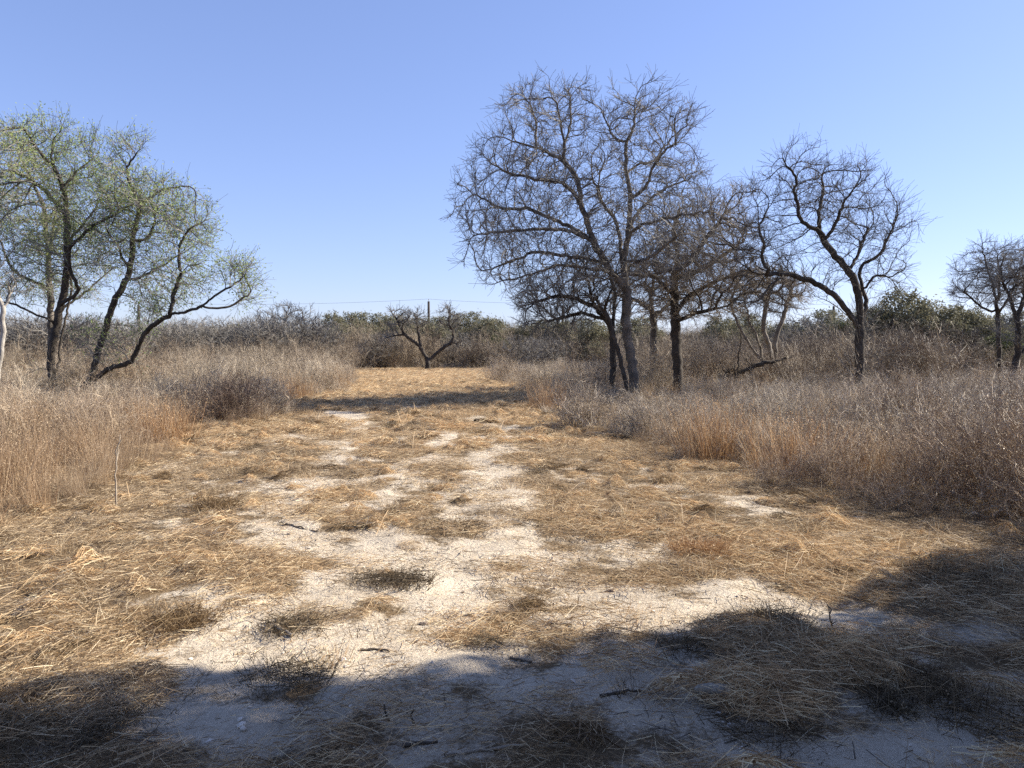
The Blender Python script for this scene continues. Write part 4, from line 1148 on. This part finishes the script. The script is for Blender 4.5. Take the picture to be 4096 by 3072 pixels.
FAR = [('bare', 0, 1150, 1212, 62, 'broad bare tree rising highest over the brush between mesquites and V tree', 1.25),
       ('bare', 1, 1010, 1268, 60, 'grey bare tree between the low mesquite bough and the broad far bare tree', 1.2),
       ('bare', 2, 880, 1268, 57, 'grey bare tree behind the tip of the low mesquite bough', 1.2),
       ('bare', 3, 730, 1275, 54, 'grey bare tree behind the middle of the low mesquite bough', 1.3),
       ('bare', 0, 600, 1270, 50, 'grey bare tree seen through the gap under the leaning mesquite', 1.2),
       ('bare', 2, 330, 1255, 46, 'grey bare tree seen between the two mesquite trunks', 1.2),
       ('bare', 1, 110, 1245, 44, 'grey bare tree in the gap between white dead tree and mesquite', 1.2),
       ('bare', 3, -60, 1240, 44, 'grey bare tree behind the white dead tree', 1.2),
       ('olive', 0, 1335, 1250, 74, 'small dark domed evergreen on the skyline beside the broad far bare tree', .8),
       ('olive', 1, 1430, 1250, 76, 'olive evergreen on the skyline halfway to the V tree', 1.1),
       ('olive', 2, 1510, 1256, 76, 'olive evergreen on the skyline just before the V tree', 1.1),
       ('olive', 0, 1600, 1262, 78, 'olive evergreen half hidden behind the left arm of the V tree', 1.2),
       ('olive', 1, 1760, 1268, 78, 'olive evergreen behind the middle of the V tree past the pole', 1.2),
       ('olive', 2, 1890, 1250, 72, 'olive evergreen clump on the skyline past the right arm of the V tree', 1.1),
       ('olive', 0, 1960, 1270, 70, 'olive evergreen beside the small sprouting treetop', 1.0),
       ('bare', 2, 2020, 1292, 70, 'small upright sprouting treetop on the skyline before the tallest tree', .8),
       ('dark', 0, 1990, 1345, 63, 'dark green low evergreen bush under the skyline beyond the strip\'s bend', 1.3),
       ('olive', 1, 2110, 1300, 68, 'olive evergreen on the skyline under the drooping twigs of the tallest tree', 1.2),
       ('olive', 2, 2250, 1290, 62, 'olive evergreen behind the second utility pole', 1.3),
       ('olive', 0, 2370, 1275, 58, 'olive evergreen seen behind the slim dark tree', 1.2),
       ('bare', 3, 1440, 1340, 60, 'short bare tree with pale forked stem at the strip\'s far corner', 1.0),
       ('bare', 1, 1560, 1350, 58.5, 'bare leaning shrub at the foot of the wood left of the V tree', 1.2),
       ('bare', 0, 1330, 1330, 60, 'short bare tree below the small domed evergreen', 1.3),
       ('bare', 2, 1930, 1370, 58, 'short bare shrub at the far end right of the V tree', 1.4),
       ('olive', 1, 2560, 1268, 52, 'olive evergreen seen between the trunks of the tallest trees', 1.2),
       ('olive', 2, 2860, 1268, 50, 'olive evergreen behind the black upright trunk', 1.2),
       ('bare', 3, 2790, 1340, 44, 'grey bare shrub right behind the black upright trunk', 1.4),
       ('bare', 1, 3220, 1255, 46, 'pale grey bare tree in the gap beneath the arching bough', 1.25),
       ('bare', 0, 3130, 1330, 50, 'grey bare shrub behind the pale many stemmed tree', 1.4),
       ('dark', 1, 3360, 1290, 48, 'dark green bush against the arching tree\'s trunk', 1.0),
       ('olive', 0, 3590, 1160, 46, 'tallest rounded evergreen, just past the arching tree', 1.15),
       ('olive', 1, 3480, 1235, 47, 'evergreen partly hidden by the arching tree\'s shoots', 1.0),
       ('olive', 2, 3690, 1215, 46, 'evergreen sloping down beside the tallest rounded evergreen', .9),
       ('olive', 1, 3800, 1222, 45, 'flat topped olive evergreen behind the open V shaped shrub', 1.1),
       ('olive', 0, 3890, 1232, 45, 'olive evergreen just before the slender upright tree', 1.0),
       ('dark', 0, 4020, 1330, 42, 'dark evergreen bush behind the slender upright tree', 1.2),
       ('olive', 2, 4120, 1290, 44, 'olive evergreen past the dark leaning trunk', 1.1),
       ('bare', 1, 1230, 1300, 58, 'grey bare tree just past the broad far bare tree', 1.2),
       ('bare', 3, 1080, 1300, 57, 'leaning grey bare tree at the foot of the broad far bare tree', 1.3),
       ('bare', 2, 950, 1310, 55, 'low bare tree behind the rusty grass by the far bend', 1.4),
       ('bare', 0, 820, 1310, 52, 'low bare tree under the tip of the long mesquite bough', 1.4),
       ('bare', 1, 1840, 1330, 60, 'bare tree behind the outer branch of the V tree', 1.2),
       ('bare', 3, 2080, 1340, 56, 'grey bare tree above the far corner of the brush', 1.4),
       ('bare', 0, 2180, 1345, 52, 'grey bare tree under the drooping low boughs', 1.4),
       ('bare', 2, 1500, 1335, 57, 'thin pale bare tree to one side of the leaning bare shrub', 1.1),
       ('bare', 2, 3690, 1340, 42, 'grey bare shrub before the sloping evergreen', 1.4)]
for k, i, u, vt, Y, lab, w in FAR:
    far_tree(k, i, u, vt, Y, lab, 'far woodland trees', w)
rr_ = np.random.default_rng(91)
ORD = 'first second third fourth fifth sixth seventh eighth ninth tenth eleventh twelfth thirteenth fourteenth fifteenth sixteenth seventeenth'.split()
for k, u in enumerate(np.linspace(-120, 1290, 17)):
    far_tree('bare', k, u + rr_.normal(0, 22), rr_.uniform(1252, 1305), 43 + 11 * max(u, 0) / 1290 + rr_.uniform(-1.5, 2.5), ORD[k] + ' grey bare tree from the white dead tree in the line behind the mesquites', 'bare trees behind the mesquites', rr_.uniform(1.1, 1.6))
for k, u in enumerate((2980, 3110, 3290, 3420, 3560, 3740, 3850, 3950, 4070, 4190)):
    far_tree('olive', k, u + rr_.normal(0, 15), rr_.uniform(1240, 1300), rr_.uniform(50, 58), ORD[k] + ' olive evergreen from the fallen bough in the row behind the arching tree', 'evergreens behind the arching tree', rr_.uniform(1.0, 1.4))
for k, u in enumerate((1290, 1380, 1475, 1560, 1650, 1720, 1820, 1930, 2050, 2170, 2310)):
    far_tree('olive', k + 1, u + rr_.normal(0, 15), rr_.uniform(1272, 1318), rr_.uniform(66, 74), ORD[k] + ' olive evergreen from the domed skyline tree in the row behind the V tree', 'evergreens behind the V shaped tree', rr_.uniform(1.0, 1.5))
# the thicket that reads as one mass
rng = np.random.default_rng(60)
th_m = [mesh_of('far_thicket', twig_shrub(rng, 2.4, .5, 18, .0125, (11, 6), .4, 0, jit=.13, upright=.9), M_THICKET) for _ in range(5)]
xs, ys, ss = [], [], []
x, y = wedge(rng, 56.5, 120, .16, 8, .85); xs.append(x); ys.append(y); ss.append(rng.uniform(.9, 1.3, len(x)) * np.where(y > 75, 1.15, 1))
x, y = wedge(rng, 56.3, 62, .5, 4, .85); xs.append(x); ys.append(y); ss.append(rng.uniform(.35, .85, len(x)))
x, y = wedge(rng, 36, 57, .34, 12, .85); k = (x < -10.5) & (y > 33 - .25 * (x + 12)); xs.append(x[k]); ys.append(y[k]); ss.append(rng.uniform(.35, .85, k.sum()))
x, y = wedge(rng, 36, 57, .34, 12, .85); k = (x > 4 + .06 * y) & (y > 38); xs.append(x[k]); ys.append(y[k]); ss.append(rng.uniform(.5, .95, k.sum()))
x, y = wedge(rng, 27, 40, .42, 6, .85); k = (x > 3.2 + .05 * y) & (x < 4 + .42 * y); xs.append(x[k]); ys.append(y[k]); ss.append(rng.uniform(.4, .95, k.sum()))
x, y, s = map(np.concatenate, (xs, ys, ss))
scatter('far_thicket', th_m, x, y, s, np.clip(1.3 * fbm(x * .12, y * .12, 3, 230) - .15, 0, 1), rng, 'grey leafless thicket massed along the end of the clearing', 'thicket', 0, .08)
ol_m = []
for kk, parts in enumerate(PROTO['olive'] + PROTO['dark'][:1]):
    ol_m.append(parts[2][1])
x, y = wedge(rng, 80, 170, .035, 10, .85)
scatter('far_evergreens', ol_m, x, y, rng.uniform(.55, .85, len(x)), 0, rng, 'distant low evergreen wood behind the grey thicket', 'woodland', 0, .03)
print('far', round(time.time() - T0, 1))

# ------------------------------------------------------------------ the oak beyond the frame that shades the near ground
def shade_oak(loc, seed, lobes, nl, label):
    rng = np.random.default_rng(seed)
    loc = np.array(loc, float); loc[2] = height(loc[0], loc[1]) - .05
    at = np.concatenate([np.array(c) - loc + (lambda d: d / np.linalg.norm(d, axis=1, keepdims=True))(rng.normal(size=(170, 3))) * np.array(r) * rng.uniform(.1, 1, (170, 1)) ** .5 for c, r in lobes])
    cen = np.mean([c for c, r in lobes], 0) - loc
    sk = [walk(rng, np.zeros(3), cen * np.array([.4, .4, 1]), cen[2] * .8, 8, .1)]
    pos, par = grow(rng, sk, at, step=.2, infl=3.0, kill=.3, jit=.25, maxn=6000)
    b, trunk, thin, rad, cnt = tree_parts(rng, pos, par, .006, .2, split=.04)
    root = empty('oak_tree', loc, label, 'tree')
    link('trunk', mk_mesh('trunk', trunk[0], [trunk[1]], M_BARK_D, True), root)
    cr = link('crown', mk_mesh('crown', thin[0], [thin[1]], M_TWIG_D), root)
    vol = np.array([r[0] * r[2] + r[0] * r[1] for c, r in lobes]); k = rng.choice(len(lobes), nl, True, vol / vol.sum())
    d = rng.normal(size=(nl, 3)); d /= np.linalg.norm(d, axis=1, keepdims=True)
    pts = np.array([c for c, r in lobes])[k] - loc + d * (rng.uniform(0, 1, (nl, 1)) ** .42) * np.array([r for c, r in lobes])[k]
    v, q, t = rquads(rng, pts, .062 * rng.uniform(.6, 1.4, nl), rng.uniform(0, 1, nl), .5)
    link('foliage', mk_mesh('foliage', v, [q], M_LEAF_B, False, {'tint': ('FLOAT', t)}), cr)
shade_oak((9.2, 3.0, 0), 71, [((6.6, 4.5, 4.0), (1.6, 1.3, 1.1)), ((8.2, 5.0, 4.7), (1.9, 1.5, 1.3)), ((9.8, 4.8, 4.9), (1.9, 1.6, 1.4)), ((7.6, 3.0, 4.2), (1.8, 1.6, 1.3)), ((9.5, 3.0, 5.2), (2.0, 1.7, 1.3)),
                               ((8.5, 5.9, 3.3), (1.4, 1.1, .9)), ((10.4, 6.8, 3.9), (1.6, 1.2, 1.2)), ((6.4, 3.0, 3.0), (1.2, 1.3, .9)), ((7.6, 1.8, 3.2), (1.4, 1.4, 1.0)), ((6.8, 3.7, 5.9), (1.8, 1.5, 1.2)), ((6.2, 4.9, 5.2), (1.3, 1.1, .9)),
                               ((9.2, 6.2, 2.2), (1.4, 1.0, 1.0))], 86000, 'dark leafy oak standing just outside the view and shading the near ground')
shade_oak((9.5, -1.0, 0), 72, [((7.4, .4, 3.8), (1.8, 1.7, 1.3)), ((9.2, .6, 4.8), (2.0, 1.8, 1.4)), ((8.8, -1.4, 4.6), (2.0, 1.8, 1.4)), ((10.6, -.4, 5.0), (1.8, 1.8, 1.4)), ((6.9, -1.6, 3.2), (1.5, 1.5, 1.1)), ((7.6, 1.6, 6.0), (1.8, 1.7, 1.2))], 45000,
          'dark leafy oak standing behind the viewpoint beside the other oak')
shade_oak((1.5, -6.0, 0), 73, [((1.0, -4.2, 4.2), (2.2, 1.8, 1.4)), ((3.2, -4.0, 5.0), (2.2, 1.9, 1.6)), ((-1.2, -4.6, 4.6), (2.2, 1.9, 1.5)), ((1.2, -5.6, 6.2), (2.6, 2.0, 1.5)), ((3.4, -2.4, 6.0), (2.0, 1.6, 1.3)), ((.6, -2.8, 5.6), (2.0, 1.6, 1.2)), ((-3.2, -5, 3.6), (1.8, 1.6, 1.3))], 45000,
          'broad leafy oak added directly behind the viewpoint to block sky light')  # unseen oak added to cut sky light from behind and deepen the near shade
print('oaks', round(time.time() - T0, 1))

# ------------------------------------------------------------------ utility poles and wires
def pole(u, vtop, Y, label):
    b = gz(u, 1480, Y); top = P(u, vtop, Y)[2] - b[2]
    root = empty('utility_pole', b, label, 'utility pole', 'utility poles in line behind the wood')
    v, q, t = tubes([(np.array([[0, 0, -.2], [0, 0, top * .5], [0, 0, top - .35]]), np.array([.23, .20, .17]), 0)], 10)
    cap = np.arange(20, 30)[None]
    link('post', mk_mesh('post', v, [q, cap], M_POLE, True), root)
    v, q, t = tubes([(np.array([[0, -.02, top - .4], [0, -.02, top - .08]]), np.array([.035, .03]), 0), (np.array([[0, -.02, top - .12], [0, -.02, top]]), np.array([.06, .05]), 0)], 8)
    link('insulator', mk_mesh('insulator', v, [q], M_BARK_W), root)
    v, q, t = tubes([(np.array([[0, -.13, top * .62], [0, -.22, top * .62]]), np.array([.04, .04]), 0)], 8)
    link('bracket', mk_mesh('bracket', v, [q], M_POLE), root)
    return b, top
Yp = 112.0
tops = [pole(560, 1210, Yp, 'utility pole hidden behind the mesquites'), pole(1716, 1196, Yp, 'dark utility pole rising above the V shaped tree'), pole(2250, 1212, Yp, 'dark utility pole seen through the drooping twigs of the tallest tree'), pole(3330, 1215, Yp, 'utility pole behind the arching tree')]
m, nt, out = new_mat('wire')
d = nt.nodes.new('ShaderNodeBsdfPrincipled'); d.inputs['Base Color'].default_value = (.22, .23, .25, 1); d.inputs['Roughness'].default_value = .5; d.inputs['Metallic'].default_value = .6
nt.links.new(d.outputs[0], out.inputs[0])
for nm, frac, sag, r in (('upper', 1.0, .35, .014), ('lower', .62, .5, .016)):
    ch = []
    for (b0, t0), (b1, t1) in zip(tops[:-1], tops[1:]):
        a = b0 + np.array([0, -.02 if frac == 1 else -.22, t0 * frac]); c = b1 + np.array([0, -.02 if frac == 1 else -.22, t1 * frac])
        t = np.linspace(0, 1, 17)[:, None]
        p = a + (c - a) * t; p[:, 2] -= (4 * t * (1 - t))[:, 0] * sag * np.linalg.norm(c - a) / 30
        ch.append((p, np.full(17, r), 0))
    v, q, t = tubes(ch, 4)
    o0 = tops[1][0]
    tag(link('power_line', mk_mesh('power_line', v - o0, [q], m), None, o0), nm + (' thin power line strung from the pole tops' if nm == 'upper' else ' thin power line slung part way down the poles'), 'power line')

# ------------------------------------------------------------------ single tussocks, shrubs, sticks, stones one can point to
def ground_at(u, v):
    g = G(u, v); x, y = float(g[0]), float(g[1])
    for _ in range(3):
        z = float(height(x, y)); a, yy, zz = ray(u, v); s = (z - CAMH) / zz; x, y = float(a * s), float(yy * s)
    return np.array([x, y, float(height(x, y))])
def tuft(u, v, n, h, rad, w, label, tone=0.0, mat=None, name='grass_tussock', lean=.4, cat='grass tuft', seed=0, group=None, sx=1.0):
    r = np.random.default_rng(int(u * 3 + v + seed))
    b = ground_at(u, v)
    n = int(n * r.uniform(1.3, 2.2)); h *= r.uniform(.8, 1.05)
    parts = [grass_clump(r, n, h, rad * 1.1, w, lean * r.uniform(1.3, 2.0), .1, 4)]
    k = int(n * .7)
    parts.append(straw_patch(r, k, rad * 1.5, (.5 * h, 1.4 * h), w, .02))
    vv, q, t = join(parts)
    vv[:, 0] *= sx
    o = link(name, mk_mesh(name, vv, [q], mat or M_TUFT, False, {'tint': ('FLOAT', t)}), None, b)
    o['tone'] = tone
    tag(o, label, cat, group or 'grass tussocks on the strip')
    return o
tuft(1575, 2325, 240, .13, .085, .0034, 'dark ragged tuft alone in the middle of the white ground', .9, sx=1.7)
tuft(2118, 2432, 150, .17, .05, .0036, 'splayed tan tuft at the edge of the near shade on white ground', .25, lean=.7)
tuft(2795, 2205, 300, .17, .085, .0036, 'rusty dome shaped tussock casting a shadow on the white patch', .0, M_GRASS, sx=1.3)
tuft(3090, 2500, 260, .20, .09, .0036, 'dark spiky tussock on top of the shaded straw mound', .8, lean=.5)
tuft(2780, 2590, 200, .14, .10, .0034, 'dark low tuft at the shade edge beside the straw mound', .9)
tuft(3130, 2070, 130, .10, .07, .004, 'small dark tuft in the pale straw near the brush edge', .8)
tuft(1450, 2100, 160, .10, .07, .0036, 'small grey tuft left of the tyre-pressed straw', .9)
tuft(1830, 2110, 220, .12, .16, .0036, 'low wide brown tussock in the centre of the strip', .5, sx=1.5)
tuft(2150, 1895, 120, .12, .07, .0045, 'little round dark tuft above the broad straw patch', .7)
tuft(1160, 2510, 180, .12, .11, .0034, 'scraggly dark tuft with a stick beside it on white ground', .9)
tuft(740, 2490, 240, .20, .10, .0036, 'leaning tan tussock at the left edge of white ground', .1, lean=.6)
tuft(860, 2030, 200, .30, .10, .0042, 'upright pale straw tuft where the mown grass begins', .15)
tuft(3640, 2720, 260, .18, .12, .0034, 'dark brushy tuft in the shade beyond the straw mound', .8)
tuft(3900, 2860, 260, .20, .14, .0034, 'bushy shaded tuft nearest the corner', .75)
tuft(3560, 2830, 120, .17, .05, .0036, 'blackish spiky tuft in the shade between two brushy tufts', 1.0)
tuft(3050, 2900, 240, .16, .14, .0034, 'sprawling grey tuft in the near shade below the white stone', .9, lean=.7)
tuft(1130, 2720, 240, .13, .13, .0034, 'dark twiggy tuft just inside the shade line', 1.0)
tuft(1950, 2580, 90, .09, .06, .0034, 'tiny black tuft in the shade below the splayed tan tuft', 1.0)
tuft(2310, 1760, 160, .12, .14, .0055, 'dark flattened tuft by the bare patch far down the strip', .9, sx=1.6)
tuft(250, 2870, 420, .16, .26, .0036, 'matted heap of dark grass in the shaded corner', .9, lean=.9)
tuft(3820, 2320, 320, .20, .2, .0036, 'shaded thick tussock beside the brush', .6)
# big tussocks and shrubs along the edges
def edge_plant(u, v, Y_, kind, h, label, tone, seed):
    r = np.random.default_rng(seed)
    b = ground_at(u, v)
    if kind == 'grass':
        vqt = grass_clump(r, 520, h, h * .30, .0062, .34, .3, 5); mat, nm, cat = M_GRASS, 'grass_tussock', 'grass tussock'
    else:
        vqt = twig_shrub(r, h, .6, 110, .0055, (9, 3), h * .26, 500, .008); mat, nm, cat = (M_DARKBRUSH if seed == 201 else M_TWIGS), 'bare_shrub', 'shrub'
    vv, q, t = vqt
    o = link(nm, mk_mesh(nm, vv, [q], mat, False, {'tint': ('FLOAT', t)}), None, b)
    o['tone'] = tone
    tag(o, label, cat, 'plants standing out along the strip edges')
edge_plant(2640, 1565, 0, 'shrub', 1.7, 'grey tangle of thin stems between the tallest trunk and the black trunk', .9, 221)
edge_plant(2790, 1560, 0, 'shrub', 1.9, 'grey tangle of thin stems just past the black upright trunk', .8, 222)
edge_plant(2915, 1550, 0, 'shrub', 1.6, 'thin stemmed grey shrub beside the fallen dead bough', 1.0, 223)
edge_plant(2390, 1585, 0, 'shrub', 1.5, 'olive grey shrub under the low spreading boughs of the slim tree', .6, 224)
edge_plant(480, 1575, 0, 'shrub', 1.9, 'olive brown twiggy undergrowth at the base of the leaning mesquite', .4, 214)
edge_plant(290, 1580, 0, 'shrub', 1.4, 'grey twiggy undergrowth between the mesquite trunks', .9, 215)
edge_plant(930, 1690, 0, 'shrub', 1.05, 'big dark rounded shrub bulging onto the strip below the mesquites', .15, 201)
edge_plant(1050, 1660, 0, 'shrub', .85, 'grey shrub sprawling on the strip side of the dark rounded shrub', 1.0, 202)
edge_plant(1000, 1640, 0, 'grass', 1.15, 'rusty tall tussock behind the dark rounded shrub', 0, 203)
edge_plant(660, 1770, 0, 'grass', .85, 'orange tan tussock where the uncut grass steps back', .0, 204)
edge_plant(1180, 1600, 0, 'grass', .95, 'rusty tussock on the inside of the strip\'s far bend', 0, 205)
edge_plant(1340, 1560, 0, 'grass', .95, 'tan tussock at the last corner before the far end', .2, 206)
edge_plant(2850, 1835, 0, 'grass', .95, 'large orange brown tussock at the edge of the grey brush', 0, 207)
edge_plant(3170, 1900, 0, 'grass', .9, 'rusty upright tussock further along the brush edge', .05, 208)
edge_plant(2560, 1745, 0, 'shrub', .6, 'pale grey shrub before the tallest tree', 1.0, 209)
edge_plant(2330, 1715, 0, 'shrub', .9, 'grey shrub at the corner where the strip narrows', .9, 210)
edge_plant(2190, 1640, 0, 'grass', .9, 'brown tussock at the narrow part of the strip', .3, 211)
edge_plant(2010, 1525, 0, 'shrub', 1.2, 'tall thin grey shrub at the far corner of the brush', .9, 212)
edge_plant(3560, 1760, 0, 'shrub', 1.15, 'dark speckled leafy shrub standing proud of the grey brush', .6, 213)
# lone pale stalk
def stick(pts, r0, r1, label, mat=None, name='stick', cat='stick', group='sticks lying on the ground', lift=None, forks=0):
    r = np.random.default_rng(int(pts[0][0]))
    b = ground_at(*pts[0])
    if lift is None:
        P3 = np.array([ground_at(u, v) + np.array([0, 0, r0 * .8]) for u, v in pts])
    else:
        P3 = np.array([P(u, v, b[1]) for u, v in pts]); P3[0] = b - np.array([0, 0, .02])
    q = resample(P3, max(.03, np.linalg.norm(P3[-1] - P3[0]) / 12), r, .12)
    ch = [(q - b, np.linspace(r0, r1, len(q)), .5)]
    for k in range(forks):
        p = q[r.integers(len(q) // 3, len(q))] - b
        d = q[-1] - q[0]; L = np.linalg.norm(d)
        ch.append((walk(r, p, d / L + r.normal(0, .5, 3) * np.array([1, 1, .4 if lift is None else 1]), L * r.uniform(.2, .4), 4, .15), np.linspace(r1, r1 * .5, 5), .5))
    v, f, t = tubes(ch, 6)
    o = link(name, mk_mesh(name, v, [f], mat or M_WOOD_D, True), None, b)
    tag(o, label, cat, group)
stick([(465, 2040), (462, 1960), (465, 1850), (462, 1800), (485, 1760)], .009, .005, 'thin pale stalk standing alone before the tall grass', M_WOOD_P, 'dry_stalk', 'stalk', 'standing dead stalks', 1, 3)
stick([(1560, 2885), (1545, 2850), (1537, 2818)], .007, .004, 'black cut stem poking up by the tyre ridge', None, 'dry_stalk', 'stalk', 'standing dead stalks', 1)
stick([(1660, 2905), (1650, 2870), (1656, 2835)], .007, .004, 'bent black cut stem beside the first cut stem', None, 'dry_stalk', 'stalk', 'standing dead stalks', 1)
stick([(3340, 2520), (3320, 2480), (3325, 2440)], .006, .003, 'small forked dead plant on the shaded white ground', None, 'dry_stalk', 'stalk', 'standing dead stalks', 1, 4)
stick([(1120, 2095), (1190, 2110), (1270, 2130)], .010, .006, 'dark stick on straw in the left of the strip')
stick([(1065, 2325), (1110, 2335), (1165, 2345)], .009, .005, 'dark stick on white ground at the left of the strip')
stick([(2190, 2500), (2240, 2502), (2290, 2503)], .008, .005, 'short dark stick just beyond the shade line')
stick([(1440, 2602), (1500, 2598), (1560, 2610)], .007, .004, 'dark twig lying along the shade line')
stick([(2040, 2636), (2080, 2640), (2125, 2652)], .008, .005, 'black stick in the middle of the shaded chalk')
stick([(1780, 3030), (1900, 3005), (2010, 2998), (2090, 2990)], .009, .005, 'long pale brown stick in the near shade', M_WOOD_P, forks=1)
stick([(1610, 2988), (1680, 2978), (1750, 2972)], .009, .005, 'black stick beside the long pale brown stick')
stick([(1100, 2510), (1135, 2530), (1170, 2550)], .013, .008, 'grey broken stick in the scraggly dark tuft', M_WOOD_P)
stick([(2400, 2790), (2480, 2775), (2560, 2765)], .009, .005, 'thin curved stick in the shade short of the white stone', forks=1)
stick([(1900, 1690), (1930, 1688), (1975, 1692)], .04, .02, 'dark fallen limb on the far part of the strip', forks=2)

def stone(u, v, size, label, mat, seed, name='stone'):
    r = np.random.default_rng(seed)
    b = ground_at(u, v)
    import bmesh
    bm = bmesh.new(); bmesh.ops.create_icosphere(bm, subdivisions=3, radius=1)
    me = bpy.data.meshes.new(name); bm.to_mesh(me); bm.free()
    co = np.zeros(len(me.vertices) * 3, np.float32); me.vertices.foreach_get('co', co); co = co.reshape(-1, 3)
    n = fbm(co[:, 0] * 1.6 + 9 + seed, co[:, 1] * 1.6 + co[:, 2] * 1.1 + 9, 3, seed) - .5
    for k in range(6):
        d = r.normal(size=3); d /= np.linalg.norm(d); o = r.uniform(.55, .85)
        dd = co @ d; co = co - np.clip(dd - o, 0, 9)[:, None] * d * .9
    co = co * (1 + .5 * n[:, None]) * np.array(size)
    me.vertices.foreach_set('co', co.ravel()); me.materials.append(mat); me.update()
    o = link(name, me, None, b + np.array([0, 0, size[2] * .35]))
    o.rotation_euler = (r.normal(0, .1), r.normal(0, .1), r.uniform(0, 6))
    tag(o, label, 'stone', 'stones on the strip')
M_STONE = bark_mat('dusty_stone', (.16, .135, .105), (.46, .41, .34), scale=9, stretch=1)
M_BROWN = bark_mat('brown_stone', (.17, .125, .09), (.34, .27, .21), scale=8, stretch=1)
stone(2880, 2800, (.12, .06, .055), 'large pale chalk stone tilted against the shaded straw mound', M_STONE, 1)
stone(1693, 2497, (.032, .022, .014), 'brown flat stone on white ground', M_BROWN, 2)
stone(2440, 2367, (.036, .02, .012), 'brown flat stone in the white patch near the rusty tussock', M_BROWN, 3)
stone(1888, 2463, (.03, .02, .012), 'grey flat stone between the ragged and splayed tufts', M_BROWN, 4)
stone(1437, 2106, (.035, .025, .022), 'small white stone beside the small grey tuft', M_CHALK, 5)
stone(965, 2905, (.02, .016, .014), 'white pebble in the shade near the tuft inside the shade line', M_CHALK, 6)
stone(975, 2920, (.018, .014, .012), 'smaller white pebble touching the white pebble in the shade', M_CHALK, 7)
# heaps of raked straw on the shaded mound
def heap(u, v, rad, h, n, label, tone, seed):
    rad *= .85; h *= .8
    r = np.random.default_rng(seed)
    b = ground_at(u, v)
    vs = straw_patch(r, n, rad, (.03, .19), .0032, .012)
    vv, q, t = vs
    rr = np.hypot(vv[:, 0], vv[:, 1]) / rad
    vv[:, 2] += h * np.exp(-(rr * 1.3) ** 2) * (.8 + .5 * (fbm(vv[:, 0] * 6 + 5, vv[:, 1] * 6 + 5, 2, seed) - .5)) + r.normal(0, .0, len(vv))
    o = link('straw_heap', mk_mesh('straw_heap', vv, [q], M_STRAW, False, {'tint': ('FLOAT', t)}), None, b)
    o['tone'] = tone
    tag(o, label, 'straw heap', 'heaps of cut straw')
heap(3380, 2640, .34, .10, 2600, 'brown straw heap furthest along the shaded mound', .25, 301)
heap(3050, 2560, .42, .07, 2600, 'broad dark straw heap under the spiky tussock', .7, 302)
heap(3040, 2760, .36, .08, 2600, 'rusty straw heap behind the pale chalk stone', .2, 303)
heap(420, 2560, .55, .05, 2600, 'flattened pale straw heap at the left of the shade line', .5, 304)
heap(300, 2790, .5, .08, 2400, 'thick dark matted straw heap in the shaded corner', .7, 305)
print('done', round(time.time() - T0, 1))
